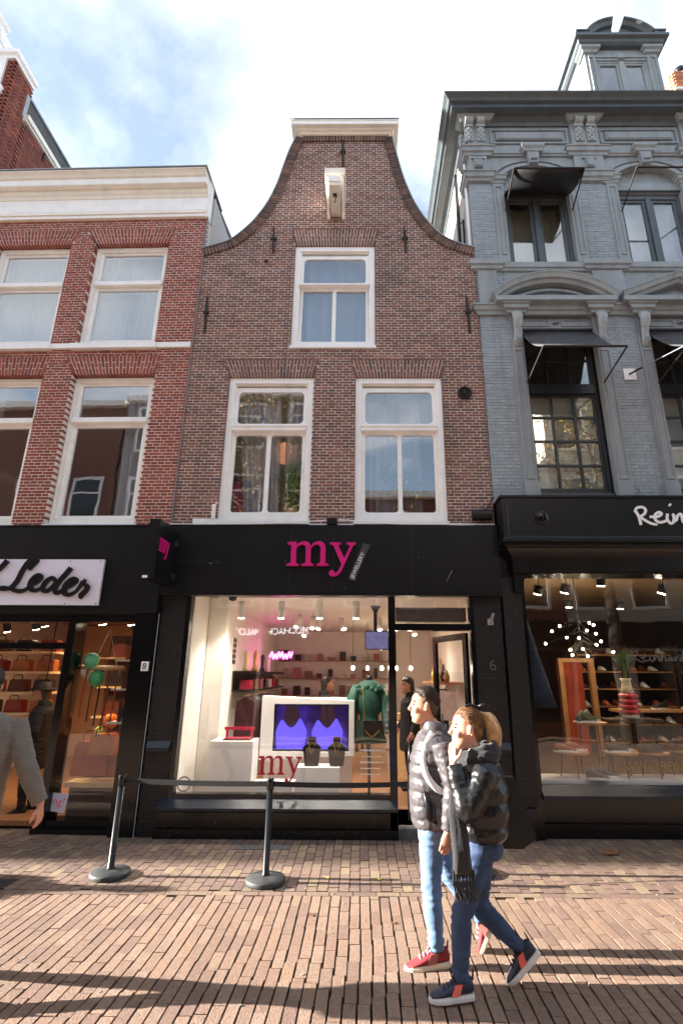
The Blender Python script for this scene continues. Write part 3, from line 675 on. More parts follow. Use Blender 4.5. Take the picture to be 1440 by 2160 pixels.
# ================================================================ the grey house on the right
HR = thing('grey_house', 'grey painted ornate house with carved consoles pediments and arched dormer', 'house', (4.8, 0, 0), world=True)
BAY = [2.91, 4.86, 6.81]; X0R, X1R = 1.785, 7.95
def ivR(z):
    h = []
    for c in BAY:
        if 4.2 < z < 7.22: h.append((c-.66, c+.90-.0 if False else c+.66))
        if 8.2 < z < 9.96: h.append((c-.55, c+.55))
        if 7.22 <= z <= 8.2: h.append((c-.68, c+.68))
    return cut(X0R, X1R, h)
brickwork(HR, brickG, MORTG, ivR, 4.10, 9.98, .0525, .21, 0., joint=.006, ref=1.785, back=.3)
b = MB()
# panels over and between the windows, frieze and top wall
for c in BAY: b.box(c-.68, c+.68, .0, .3, 7.22, 8.2)
def arch_pts(c, r, zc, n=18): return [(c+r*math.cos(math.pi*(1-k/n)), zc+.62*r*math.sin(math.pi*(1-k/n))) for k in range(n+1)]
edges = [X0R]+[x for c in BAY for x in (c-.56, c+.56)]+[X1R]
for i in range(0, len(edges), 2): b.box(edges[i], edges[i+1], 0, .3, 9.98, 10.45)
for c in BAY:
    p = arch_pts(c, .56, 9.98); b.prism(p+[(c+.56, 10.45), (c-.56, 10.45)], .002, .3)
b.box(X0R, X1R, 0, .3, 10.45, 11.4)
b.build('upper_wall', GREY, HR)
b = MB()
for c in BAY:                                          # arch surround, tympanum, impost, keystone
    q = [(.0, -.02), (.10, -.02), (.10, .1), (.0, .1)]
    rings = []
    for k in range(25):
        t = math.pi*(1-k/24); rings.append([(c+(.56+d)*math.cos(t), y, 9.98+.62*(.56+d)*math.sin(t)) for d, y in q])
    b.loft(rings)
    rings = []
    for k in range(25):
        t = math.pi*(1-k/24); rings.append([(c+(.70+d)*math.cos(t), y, 9.98+.62*(.70+d)*math.sin(t)) for d, y in ((0, -.03), (.02, -.03), (.02, .1), (0, .1))])
    b.loft(rings)
b.build('arch_surround', GREY, HR)
b = MB()
for c in BAY: b.prism(arch_pts(c, .57, 9.98), .12, .2)
b.build('tympanum', GREY, HR)
ar = MB()
for c in BAY:
    b = MB(); b.prism([(c-.075, 10.30), (c+.075, 10.30), (c+.105, 10.55), (c-.105, 10.55)], -.10, .1); b.prism([(c-.06, 10.36), (c+.06, 10.36), (c, 10.44)], -.13, -.1)
    b.sweep([(c-.1, .1), (c-.1, -.05), (c+.1, -.05), (c+.1, .1)], [(0, 10.55), (.06, 10.55), (.07, 10.6), (.10, 10.64), (.10, 10.70), (0, 10.72)])
    b.build('keystone', GREY, HR)
# pier blocks, imposts, strings, bands
b = MB(); piers = [(X0R, 2.12), (3.62, 4.15), (5.57, 6.10), (7.52, X1R)]
for x0, x1 in piers:
    b.sweep([(x0, .3), (x0, 0), (x1, 0), (x1, .3)], [(0, 9.93), (.05, 9.94), (.06, 9.98), (.09, 10.0), (.10, 10.08), (.12, 10.09), (.12, 10.11), (0, 10.13)])
    b.box(x0+.01, x1-.01, -.05, 0, 10.13, 10.52)
    b.sweep([(x0-.01, .3), (x0-.01, 0), (x1+.01, 0), (x1+.01, .3)], [(0, 10.50), (.06, 10.51), (.07, 10.56), (.10, 10.58), (.10, 10.66), (.12, 10.67), (.12, 10.69), (0, 10.7)])
    b.box(x0+.02, x1-.02, -.05, 0, 10.7, 11.3)
    m_ = (x0+x1)/2; w_ = .12
    b.box(m_-w_, m_+w_, -.075, -.05, 10.42, 10.46); b.box(m_-.075, m_+.075, -.085, -.05, 10.22, 10.40); b.box(m_-.06, m_+.06, -.1, -.085, 10.24, 10.38)
    b.sweep([(x0-.02, .3), (x0-.02, 0), (x1+.02, 0), (x1+.02, .3)], [(0, 8.06), (.06, 8.07), (.07, 8.12), (.1, 8.14), (.1, 8.22), (0, 8.23)])
    b.box(x0+.02, x1-.02, -.035, 0, 7.4, 8.06)
for c in BAY:
    for s in (-1, 1):
        x0, x1 = sorted((c+s*.56, c+s*.74))
        b.sweep([(x0, .2), (x0, 0), (x1, 0), (x1, .2)], [(0, 9.90), (.03, 9.91), (.04, 9.95), (.065, 9.97), (.07, 10.03), (.085, 10.04), (.085, 10.06), (0, 10.07)])
    b.box(c-.56, c+.56, .06, .2, 9.78, 9.82); b.box(c-.57, c+.57, .05, .2, 9.82, 9.98)
b.sweep([(X0R, .3), (X0R, 0), (X1R, 0)], [(0, 10.53), (.03, 10.53), (.03, 10.565), (.05, 10.575), (.05, 10.62), (0, 10.63)])
b.sweep([(X0R, .3), (X0R, 0), (X1R, 0)], [(0, 8.04), (.03, 8.05), (.04, 8.09), (.06, 8.10), (.06, 8.2), (0, 8.21)])
b.sweep([(X0R, .3), (X0R, 0), (X1R, 0)], [(0, 7.2), (.04, 7.2), (.05, 7.25), (.08, 7.27), (.09, 7.33), (.11, 7.34), (.11, 7.37), (0, 7.39)])
b.build('moulding', GREY, HR)
# frieze panels
for c in BAY:
    b = MB(); frame4(b, c-.70, c+.68, 10.83, 11.17, .03, -.03, 0); b.box(c-.60, c+.58, -.04, 0, 10.91, 11.09); b.box(c-.57, c+.55, -.05, -.04, 10.93, 11.07); b.build('frieze_panel', GREY, HR)
# paired scroll consoles under the cornice
def console(x, par):
    b = MB(); b.smooth = True
    for k in range(5):
        xx = x-.055+k*.0275
        b.limb([(xx, -.06, 11.19), (xx, -.13, 11.22), (xx, -.17, 11.27), (xx, -.15, 11.32), (xx, -.06, 11.345)], .017, 8, (1, 0, 0))
    b.smooth = False; b.box(x-.07, x+.07, -.075, 0, 10.84, 11.35); b.box(x-.075, x+.075, -.11, 0, 11.15, 11.2)
    b.smooth = True
    for k, (dx, z, r) in enumerate(((0, 11.11, .04), (-.035, 11.05, .03), (.035, 11.05, .03), (0, 11.0, .035), (-.03, 10.94, .025), (.03, 10.94, .025), (0, 10.89, .03))): b.ell((x+dx, -.08, z), (r, .025, r*1.3), 8, 6)
    return b.build('console', STONE, par)
for i, (x0, x1) in enumerate(piers):
    m_ = (x0+x1)/2
    for s in (-1, 1): console(m_+s*.105-(.02 if i == 0 else 0), HR)
    b = MB(); b.sweep([(m_-.2, .1), (m_-.2, -.05), (m_+.2, -.05), (m_+.2, .1)], [(0, 11.28), (.06, 11.29), (.1, 11.33), (.13, 11.345), (.13, 11.38), (0, 11.38)]); b.build('console_block', GREY, HR)
b = MB(); b.smooth = True; b.ell((1.74, .12, 11.16), (.06, .06, .06)); b.ell((1.72, .12, 11.05), (.05, .05, .09)); b.ell((1.74, .12, 10.93), (.04, .04, .08)); b.build('side_console', STONE, HR)
b = MB(); b.sweep([(X0R, 3.0), (X0R, 0), (X1R, 0)], [(-.1, 11.25), (.03, 11.25), (.05, 11.30), (.12, 11.36), (.28, 11.365), (.28, 11.43), (.30, 11.435), (.30, 11.445), (.33, 11.45), (.36, 11.49), (.41, 11.53), (.42, 11.535), (.42, 11.56), (-.1, 11.58)])
b.build('cornice', GREYD, HR)
# windows, upper floor: two leaf casements under a dark head
for c in BAY:
    b = MB(); frame4(b, c-.55, c+.55, 8.23, 9.78, .06, .10, .24, .05, .10); b.box(c-.04, c+.04, .085, .22, 8.26, 9.7)
    f = b.build('window', GREYD, HR)
    for s in (-1, 1):
        x0, x1 = sorted((c+s*.04, c+s*.49)); b = MB(); frame4(b, x0, x1, 8.28, 9.68, .055, .12, .17); l_ = b.build('casement', GREYD, f); pane(x0+.05, x1-.05, .14, 8.33, 9.63, l_)
    b = MB(); b.box(c-.56, c+.56, .1, .3, 8.2, 8.235); b.build('sill', GREYD, f)
    for s in (-1, 1):                                  # slim pilaster with sunk panel
        x0, x1 = sorted((c+s*.55, c+s*.73)); b = MB(); b.box(x0, x1, -.02, .1, 8.24, 9.92); b.hole(x0+.02, x1-.02, 8.38, 9.86, rloop(x0+.05, x1-.05, 8.42, 9.82, .004, 1), -.035, -.02); b.build('pilaster', GREY, HR)
# windows, lower floor: dark glazing bars
for c in BAY:
    b = MB(); frame4(b, c-.49, c+.62, 4.28, 7.0, .05, .14, .30, .06, .06); b.box(c-.44, c+.57, .12, .28, 5.90, 6.05)
    f = b.build('window', NAVY, HR); x0, x1 = c-.44, c+.57
    def grid(zs, nx, nm):
        g = MB(); frame4(g, x0, x1, zs[0], zs[-1], .035, .16, .2)
        for k in range(1, nx): x = lerp(x0, x1, k/nx); g.box(x-.018, x+.018, .155, .2, zs[0]+.03, zs[-1]-.03)
        for z in zs[1:-1]: g.box(x0+.03, x1-.03, .158, .198, z-.016, z+.016)
        s = g.build(nm, NAVY, f)
        for i in range(len(zs)-1):
            for k in range(nx): pane(lerp(x0, x1, k/nx)+.012, lerp(x0, x1, (k+1)/nx)-.012, .175, zs[i]+.012, zs[i+1]-.012, s)
    grid([4.34, 4.73, 5.12, 5.51, 5.90], 3, 'lower_sash'); grid([6.05, 6.5, 6.94], 3, 'upper_sash')
    b = MB(); b.box(c-.5, c+.63, .08, .3, 4.2, 4.28); b.build('sill', GREYD, f)
    b = MB(); b.box(c-.50, c+.66, .05, .3, 7.0, 7.2); b.hole(c-.45, c-.02, 7.03, 7.16, rloop(c-.42, c-.05, 7.05, 7.14, .01, 2), .035, .05); b.hole(c+.16, c+.60, 7.03, 7.16, rloop(c+.19, c+.57, 7.05, 7.14, .01, 2), .035, .05); b.lathe([(0, 0), (.05, 0), (.05, .02), (0, .02)], (c+.07, .04, 7.09)); b.build('head_panel', GREY, f)
    for px in (c-.575, c+.725):
        b = MB(); b.box(px-.09, px+.09, -.03, .12, 4.2, 7.2); b.box(px-.105, px+.105, -.045, .0, 4.2, 4.4); b.hole(px-.085, px+.085, 4.45, 6.6, rloop(px-.055, px+.055, 4.5, 6.55, .004, 1), -.045, -.03); pi = b.build('pilaster', GREY, HR)
        b = MB(); b.smooth = True                      # carved console: a leafy mask over a rosette
        b.limb([(px, -.03, 6.62), (px, -.06, 6.72), (px, -.07, 6.85), (px, -.12, 6.98), (px, -.15, 7.1), (px, -.1, 7.18)], [(.03, .05), (.03, .07), (.03, .055), (.05, .07), (.06, .08), (.04, .08)], 12, (1, 0, 0))
        b.ell((px, -.13, 6.99), (.035, .03, .05), 8, 6)
        for s in (-1, 1):
            b.ell((px+s*.03, -.15, 7.07), (.02, .02, .018), 8, 6); b.ell((px+s*.045, -.13, 7.0), (.025, .025, .03), 8, 6); b.ell((px+s*.06, -.11, 7.12), (.02, .03, .03), 8, 6); b.ell((px+s*.03, -.125, 6.92), (.025, .02, .015), 8, 6)
        for k in range(7):
            a = 2*math.pi*k/7; b.ell((px+.04*math.cos(a), -.09, 6.72+.045*math.sin(a)), (.018, .015, .02), 6, 5)
        b.ell((px, -.1, 6.72), (.018, .02, .018), 8, 6)
        b.build('mask_console', STONE, HR)
        b = MB(); b.sweep([(px-.09, .1), (px-.09, -.05), (px+.09, -.05), (px+.09, .1)], [(0, 7.18), (.05, 7.19), (.06, 7.23), (.1, 7.25), (.1, 7.31), (.125, 7.32), (.125, 7.35), (0, 7.36)]); b.build('console_block', GREY, HR)
# pediments over the lower windows: segmental, then triangular
def pediment(c, tri):
    w = .73; b = MB(); b.sweep([(c-w, .1), (c-w, 0), (c+w, 0), (c+w, .1)], [(0, 7.34), (.18, 7.345), (.2, 7.35), (.2, 7.43), (0, 7.44)])
    q = [(-.02, .0), (-.02, -.12), (.03, -.14), (.04, -.18), (.10, -.2), (.115, -.215), (.13, -.215), (.13, .0)]
    if tri:
        for s in (-1, 1):
            d = Vector((w+.16, .36)).normalized(); nn = Vector((-d.y, d.x)); rings = []
            for t in (0, 1):
                p = Vector((-(w+.16)*(1-t), 7.40+.36*t)); rings.append([(c+s*(p.x+(nn.x*dr if t == 0 else 0)), y, p.y+(nn.y*dr if t == 0 else dr/nn.y)) for dr, y in q])
            b.loft(rings)
        b.prism([(c-.5, 7.43), (c+.5, 7.43), (c, 7.66)], -.02, .05)
    else:
        w += .17; r = (w*w+.36**2)/(2*.36); cz = 7.76-r; a = math.asin(w/r)
        b.arc(c, cz, r, math.pi/2+a, math.pi/2-a, q, 28)
        b.arc(c, cz, r, math.pi/2+a*.62, math.pi/2-a*.62, [(-.12, 0), (-.12, -.05), (-.08, -.05), (-.08, 0)], 20)
    b.build('pediment', GREY, HR)
pediment(BAY[0]+.04, 0); pediment(BAY[1]+.06, 1); pediment(BAY[2]+.04, 0)
# dormer with broken arched pediment
D0, D1, DY = 4.24, 5.64, .12
b = MB()
for x0, x1 in ((D0, D0+.2), (D1-.2, D1)):
    b.box(x0, x1, DY, DY+.2, 11.5, 13.38); b.hole(x0+.03, x1-.03, 11.7, 13.3, rloop(x0+.065, x1-.065, 11.75, 13.25, .004, 1), DY-.02, DY)
    b.sweep([(x0, DY+.2), (x0, DY), (x1, DY), (x1, DY+.2)], [(0, 13.36), (.04, 13.37), (.05, 13.42), (.09, 13.44), (.09, 13.5), (0, 13.51)])
b.box(D0, D0+.03, DY+.2, 3, 11.5, 13.5); b.box(D1-.03, D1, DY+.2, 3, 11.5, 13.5); b.box(D0+.03, D1-.03, DY+.2, 3, 13.44, 13.5); b.box(D0+.2, D1-.2, DY+.02, DY+.2, 13.22, 13.5); b.box(D0+.2, D1-.2, DY+.0, DY+.02, 13.28, 13.34)
mx_ = (D0+D1)/2; b.box(mx_-.07, mx_+.07, DY-.02, DY+.02, 13.24, 13.37)
b.build('dormer', GREY, HR)
b = MB(); b.sweep([(D0-.02, 2.6), (D0-.02, DY), (D1+.02, DY), (D1+.02, 2.6)], [(0, 13.51), (.06, 13.51), (.10, 13.55), (.12, 13.6), (.18, 13.62), (.18, 13.68), (0, 13.69)])
b.prism([(mx_-.62, 13.69), (mx_+.62, 13.69), (mx_+.30, 13.93), (mx_-.30, 13.93)], DY+.02, DY+.25)
q = [(-.16, DY+.3), (-.16, DY+.0), (-.10, DY-.02), (-.08, DY-.08), (-.02, DY-.12), (0, DY-.16), (.03, DY-.16), (.03, DY+.3)]
r_ = .74; cz_ = 13.42
for a0, a1 in ((R(158), R(98)), (R(82), R(22))): b.arc(mx_, cz_, r_, a0, a1, q, 14)
for s in (-1, 1):
    x0, x1 = sorted((mx_+s*.62, mx_+s*.86)); b.box(x0, x1, DY-.15, DY+.3, 13.69, 13.77); b.box(x0-.01, x1+.01, DY-.17, DY+.3, 13.77, 13.80)
b.build('dormer_pediment', GREYD, HR)
b = MB(); frame4(b, D0+.2, D1-.2, 11.6, 13.22, .05, DY+.04, DY+.14); b.box(mx_-.05, mx_+.05, DY+.02, DY+.14, 11.6, 13.2); f = b.build('window', GREY, HR)
for s in (-1, 1):
    x0, x1 = sorted((mx_+s*.05, mx_+s*.45)); b = MB(); frame4(b, x0, x1, 11.65, 13.17, .045, DY+.05, DY+.1); b.box(x0+.04, x1-.04, DY+.055, DY+.095, 12.38, 12.41); l_ = b.build('casement', GREY, f); pane(x0+.04, x1-.04, DY+.07, 11.69, 13.13, l_)
b = MB(); b.prism([(2.35, 11.5), (7.9, 11.5), (7.9, 13.1), (2.75, 13.1)], 1.25, 7); b.prism_x([(.1, 11.5), (1.25, 11.5), (1.25, 13.1)], 2.7, D0); b.prism_x([(.1, 11.5), (1.25, 11.5), (1.25, 13.1)], D1, 7.9); b.build('roof', SLATE, HR)
MB().box(D0+.05, D1-.05, 1.0, 1.1, 11.5, 13.6).build('dormer_back', DARKROOM, HR)
# house body and side wall towards the gable
b = MB(); b.box(X0R, X0R+.08, .3, 8, 0, 11.4); b.box(X1R-.08, X1R, .3, 8, 0, 11.4); b.box(X0R, X1R, 4.2, 4.4, 3.9, 11.4); b.box(X0R+.1, X1R-.1, .3, 8, 7.4, 7.6); b.box(X0R+.1, X1R-.1, .3, 8, 3.95, 4.1); b.box(X0R+.1, X1R-.1, .3, 8, 10.5, 10.7)
b.build('house_body', mat('side_render', (186, 178, 168), .85, var=.1, vs=3, dirt=.3), HR)
b = MB(); b.tube([(1.755, .12, 8.5), (1.755, .12, 11.2)], .03, 10); b.build('drainpipe', WHITE, HR)
b = MB(); b.tube([(1.76, .9, 8.5), (1.76, .9, 11.2)], .035, 10); b.tube([(1.76, .55, 8.5), (1.76, .55, 9.7), (1.76, .7, 9.8)], .02, 8); b.build('drainpipe', BLACK, HR)
# shop front of the shoe shop
b = MB(); b.sweep([(X0R+.01, .0), (X0R+.01, -.35), (X1R, -.35)], [(0, 3.52), (.0, 4.06), (.02, 4.06), (.02, 4.09), (-.4, 4.12), (-.4, 3.4), (-.05, 3.4), (-.02, 3.45), (.025, 3.455), (.025, 3.49), (.012, 3.5)]); b.box(X0R+.02, X1R, -.33, .25, 3.42, 4.1)
b.build('fascia', BLACK, HR)
b = MB(); b.box(1.86, X1R, -.3535, -.3505, 3.53, 3.535); b.box(1.86, 1.865, -.3535, -.3505, 3.535, 4.03); b.build('fascia_line', GREYD, HR)
b = MB(); b.sweep([(1.95, .1), (1.95, -.15), (X1R, -.15)], [(0, 3.1), (.02, 3.12), (.02, 3.3), (.08, 3.36), (.10, 3.41), (-.2, 3.41), (-.2, 3.1)]); b.box(1.95, X1R, -.14, .2, 3.08, 3.4)
b.box(1.79, 2.09, -.02, .25, 0, 3.42); b.box(2.05, 2.10, .0, .2, .5, 3.1); b.box(1.79, 2.0, -.06, .2, .0, .28); b.prism([(1.95, 3.1), (2.14, 3.1), (2.08, 3.0), (2.06, 2.85), (1.95, 2.85)], -.1, .1)
b.box(2.1, X1R, .04, .25, .0, .5); b.box(2.1, X1R, -.02, .3, .46, .5); b.box(2.1, X1R, .0, .3, .1, .16)
sfr = b.build('shop_front', BLACKG, HR)
b = MB(); b.prism_x([(-.08, .42), (-.08, .47), (.06, .56), (.1, .56), (.1, .42)], 2.09, X1R); b.box(1.80, 1.99, -.075, .0, .281, .33); b.build('sill', SILL, sfr)
brickwork(HR, brickK, MORTK, lambda z: [(1.80, 2.045)], .34, 3.05, .0475, .2, -.035, limit=40, back=.05)
pane(2.10, 5.2, .08, .56, 3.09, sfr, SHOPG); pane(5.25, 7.9, .08, .56, 3.09, sfr, SHOPG)
MB().box(5.19, 5.26, .03, .15, .5, 3.09).build('mullion', BLACKG, sfr)
b = MB(); ro = Matrix.Translation((2.30, -.352, 3.78)) @ Matrix.Rotation(R(90), 4, 'X'); b.T = ro
b.loft([[(r*math.cos(2*math.pi*k/20), r*math.sin(2*math.pi*k/20), z) for k in range(20)] for r, z in ((.085, 0), (.085, .015), (.07, .022), (.06, .01), (.03, .012), (.02, .03), (.002, .03))]); b.build('rosette', BLACKG, HR)
sr = thing('shop_sign', 'white handwritten shop name lettering on glossy black fascia', 'sign', (3.9, -.35, 3.5), world=True)
KR = 1/2.88*.00608
def fR(x, y, w=1.): return (3.52+(x-845)*KR, 3.90-(y-130)*KR, w)
RW = mat('white_letter', (240, 240, 242), .35, var=.02)
RS = [[[(850, 135), (868, 180), (872, 232)], [(845, 150, .7), (865, 122), (900, 118), (915, 135), (905, 160), (880, 180), (905, 205), (940, 225), (972, 230, .8)]],
      [[(935, 180), (985, 178), (1010, 160), (995, 150), (972, 165), (965, 195), (985, 215), (1020, 210), (1045, 195)]],
      [[(1048, 160), (1040, 195), (1055, 222), (1075, 215)], [(1068, 98, 1.2), (1076, 106, 1.2)]],
      [[(1075, 215), (1085, 180), (1080, 165), (1090, 205), (1110, 170), (1130, 165), (1135, 215), (1160, 205)]],
      [[(1165, 100), (1160, 215), (1175, 175), (1200, 170), (1205, 215), (1225, 205)]],
      [[(1270, 180), (1245, 185), (1240, 210), (1262, 208), (1275, 180), (1280, 210), (1300, 205)]],
      [[(1305, 170), (1310, 215), (1320, 180), (1345, 172)]], [[(1390, 180), (1365, 185), (1362, 210), (1385, 205), (1400, 110), (1398, 215)]]]
for st, nm in zip(RS, ('letter_r', 'letter_e', 'letter_i', 'letter_n', 'letter_h', 'letter_a', 'letter_r', 'letter_d')):
    lt = script(st[:1] if nm == 'letter_i' else st, nm, sr, .034, -.352, fR, RW, .012)
    if nm == 'letter_i': script(st[1:], 'letter_dot', sr, .034, -.352, fR, RW, .012)
# awnings on the grey house
AWN = mat('black_awning', (26, 27, 32), .5, var=.3, vs=30, bump=.3, bs=60)
AWNW = mat('worn_awning', (70, 70, 74), .55, var=.4, vs=14, bump=.3, bs=60)
def awning(c, zr, zh, out, zdrop, lab, cloth, w=.56, open_=True, xo=0.):
    e = thing('awning', lab, 'awning', (c, .1, zr), world=True, group=None)
    if open_:
        b = MB(); n = 8; rings = []
        for k in range(n+1):
            t = k/n; y = lerp(.08, -out, t); z = lerp(zr, zr-zdrop, t)-.10*math.sin(math.pi*t)
            rings.append([(c-w+xo, y, z), (c+w+xo, y, z), (c+w+xo, y, z+.008), (c-w+xo, y, z+.008)])
        b.smooth = True; b.loft(rings); b.build('canopy', cloth, e)
    b = MB(); b.tube([(c-w+xo, -out, zr-zdrop), (c+w+xo, -out, zr-zdrop)], .016, 8); b.build('front_bar', IRON, e)
    for s in (-1, 1):
        b = MB(); b.tube([(c+s*w+xo, -out, zr-zdrop), (c+s*w+xo, .06, zh)], .012, 8); b.build('arm', IRON, e)
    b = MB(); b.tube([(c-w+xo, .07, zr+.01), (c+w+xo, .07, zr+.01)], .03, 8); b.build('roller', AWN, e)
awning(BAY[0]+.01, 9.74, 9.28, .60, .20, 'black awning let out over the arched upper window beside the gable', AWN)
awning(BAY[1]+.01, 9.80, 9.25, .60, .25, 'bare awning frame without cloth before the farther arched upper window', AWN, open_=False)
awning(BAY[0]+.08, 6.98, 5.98, .78, .88, 'sagging worn black awning over the barred window beside the brown gable', AWNW, .57)
awning(BAY[1]+.08, 6.98, 5.98, .78, .88, 'sagging worn black awning over the farther barred window', AWNW, .57)
awning(BAY[2]+.08, 6.98, 5.98, .78, .88, 'sagging black awning over the last barred window', AWNW, .57)
e = thing('stay_plate', 'white screwed wall plate holding a thin stay cable on grey pier', 'wall plate', (3.97, -.01, 6.2), world=True)
MB().box(3.88, 4.06, -.022, -.006, 6.05, 6.24).build('plate', WHITE, e)
b = MB(); b.tube([(3.96, -.02, 6.14), (4.05, -.22, 6.13)], .014); b.build('hook', IRON, e)
b = MB(); b.tube([(4.05, -.22, 6.13), (4.9, -1.9, 6.05)], .006, 6); b.build('cable', LEAD, e)
# ================================================================ taller house seen over the red one, and chimney
HF = thing('stepped_gable_house', 'tall red brick house with white stone gable steps above the cornice', 'house', (-9.5, .2, 0), world=True)
brick2 = pair('dark_brick', [(150, 80, 64), (128, 66, 56), (112, 64, 56), (160, 92, 72)], rough=.85, var=.2, vs=30, bump=.4, bs=80, dirt=.3)
it = []; mb = MB(); mb.box(-12.5, -6.94, .15, .65, 9.4, 13.3); mb.box(-12.5, -6.9, .65, 8, 0, 12.48)
mb.box(-12.5, -8.65, .15, .65, 0, 9.4); wf = mb.build('wall', MORTL, HF)
for k in range(70):
    z = 9.82+k*.05
    for i in range(36):
        y = .66+i*.2+(k % 2)*.1
        if y < 4.6 and z < 12.42: it.append((-6.935+.04, y+.1, z, .05, .19, .04, 0, 0))
    for i in range(3):
        if z < 13.28: it.append((-6.92, .15+i*.2+(k % 2)*.05+.05, z, .05, .18, .04, 0, 0))
    for i in range(8):
        if z < 13.28: it.append((-6.94-.1-i*.2+(k % 2)*.1-.0, .165, z, .19, .05, .04, 0, 0))
field(it, 'brick', wf, brick2, 'bricks')
b = MB(); b.T = Matrix.Translation((0, 0, .6)); b.sweep([(-12.5, .15), (-6.9, .15), (-6.9, .7)], [(0, 12.7), (.05, 12.7), (.06, 12.76), (.1, 12.8), (.1, 12.9), (-.6, 12.95), (-.6, 12.7)])
b.box(-7.35, -7.02, .1, .2, 11.9, 12.7); b.sweep([(-7.4, .2), (-7.4, .12), (-7.0, .12), (-7.0, .3)], [(0, 11.75), (.05, 11.76), (.07, 11.85), (.07, 11.9), (0, 11.92)]); b.box(-7.4, -7.12, .12, .25, 10.9, 11.75); b.sweep([(-7.6, .2), (-7.6, .13), (-7.08, .13), (-7.08, .3)], [(0, 10.75), (.05, 10.76), (.07, 10.86), (.07, 10.92), (0, 10.93)])
b.box(-12.5, -7.35, .14, .62, 12.95, 13.35); b.sweep([(-12.5, .14), (-7.35, .14), (-7.35, .65)], [(0, 13.3), (.05, 13.3), (.09, 13.38), (.09, 13.44), (-.5, 13.46), (-.5, 13.3)]); b.box(-8.5, -7.55, .16, .6, 13.46, 13.75); b.sweep([(-8.5, .16), (-7.55, .16), (-7.55, .6)], [(0, 13.72), (.04, 13.73), (.08, 13.8), (.08, 13.85), (-.4, 13.86), (-.4, 13.72)]); b.box(-7.9, -7.62, .2, .55, 13.86, 14.2); b.sweep([(-7.9, .2), (-7.62, .2), (-7.62, .55)], [(0, 14.18), (.05, 14.2), (.07, 14.27), (-.14, 14.35), (-.14, 14.18)])
b.T = None; b.build('gable_stone', WHITE, HF)
b = MB(); b.smooth = True
for k in range(9): b.ell((-7.86+rnd.uniform(-.09, .09), .1+rnd.uniform(-.03, .03), 14.6+rnd.uniform(-.14, .16)), (.06, .05, .07), 8, 6)
b.build('carved_shield', mat('verdigris', (130, 146, 146), .6, var=.3, vs=30), HF)
b = MB(); b.prism([(-6.90, 12.55), (-6.96, 13.15), (-12.4, 13.2), (-12.4, 12.5)], .68, 8); b.build('roof', SLATE, HF)
b = MB(); b.box(-6.9, -6.78, .66, 8, 12.45, 12.56); b.box(-6.9, -6.82, .66, 8, 12.40, 12.45); b.build('gutter', CREAM, HF)
b = MB(); b.box(-6.975, -6.93, .68, 8, 13.15, 13.2); b.box(-6.93, -6.89, .62, .72, 12.5, 13.1); b.build('lead_edge', LEAD, HF)
b = MB(); b.tube([(-6.86, 1.35, 12.2), (-6.84, 1.35, 12.5)], .02); b.build('wall_anchor', IRON, HF)
ch = thing('chimney', 'orange brick chimney with round black and white pot behind the grey house', 'chimney', (7.8, 2.2, 13.0), world=True)
b = MB(); b.box(7.42, 8.4, 2.0, 2.6, 11.4, 15.75); cs = b.build('stack', mat('render_orange', (216, 164, 130), .85, var=.1), ch)
it = []
for k in range(9):
    for i in range(5): it.append((7.44+.1+i*.21-(k % 2)*.05, 2.0, 15.38+k*.052, .195, .06, .042, 0, 0))
    for i in range(3): it.append((7.42, 2.05+i*.2+(k % 2)*.04+.1, 15.38+k*.052, .06, .18, .042, 0, 0))
field(it, 'brick', cs, pair('orange_brick', [(196, 130, 96), (178, 112, 84), (206, 146, 112)], rough=.85), 'bricks')
b = MB(); b.box(7.38, 8.44, 1.96, 2.64, 15.2, 15.27); b.build('band', WHITE, cs)
b = MB(); b.smooth = True; b.lathe([(.16, 15.75), (.15, 15.85), (.12, 15.9), (.1, 16.05), (.001, 16.06)], (7.78, 2.2, 0), 20); b.build('pot', LEAD, ch)
b = MB(); b.smooth = True; b.lathe([(.17, 15.86), (.17, 15.93), (.13, 15.95), (.13, 15.85)], (7.78, 2.2, 0), 20); b.lathe([(.11, 16.05), (.12, 16.2), (.10, 16.24), (.001, 16.24)], (7.78, 2.2, 0), 20); b.build('pot_ring', BLACK, ch)
# ================================================================ the rest of the street
def terrace(name, label, x0, x1, yf, z1, face, m, bays, storeys):
    e = thing(name, label, 'house', ((x0+x1)/2, yf, 0), world=True); s = face
    b = MB(); ya, yb = sorted((yf, yf+s*8)); b.box(x0, x1, ya, yb, 0, z1); b.build('wall', m, e)
    yc = yf-s*.25; ya, yb = sorted((yf+s*.01, yc)); b = MB(); b.box(x0, x1, ya, yb, z1-.25, z1+.002); b.build('cornice', CREAM, e)
    w = (x1-x0)/bays
    for k in range(storeys):
        zb = 3.9+k*2.9
        if zb+1.9 > z1-.3: break
        for i in range(bays):
            cx = x0+w*(i+.5); b = MB(); ya, yb = sorted((yf-s*.04, yf+s*.02))
            frame4(b, cx-.6, cx+.6, zb, zb+1.9, .1, ya, yb); b.box(cx-.5, cx+.5, ya, yb, zb+1.25, zb+1.33); f = b.build('window', WHITE, e)
            ya, yb = sorted((yf-s*.01, yf-s*.016)); b = MB(); b.box(cx-.5, cx+.5, ya, yb, zb+.1, zb+1.8); b.build('pane', DGL, f)
    b = MB(); ya, yb = sorted((yf-s*.06, yf-s*.002)); b.box(x0, x1, ya, yb, 2.7, 3.5); b.build('fascia', BLACK, e)
    b = MB(); ya, yb = sorted((yf-s*.03, yf-s*.002))
    for i in range(bays): cx = x0+w*(i+.5); b.box(cx-w*.42, cx+w*.42, ya, yb, .4, 2.6)
    b.build('shop_window', DGL, e)
    return e
DGL = mat('dark_glass', (26, 30, 36), .08, var=.1)
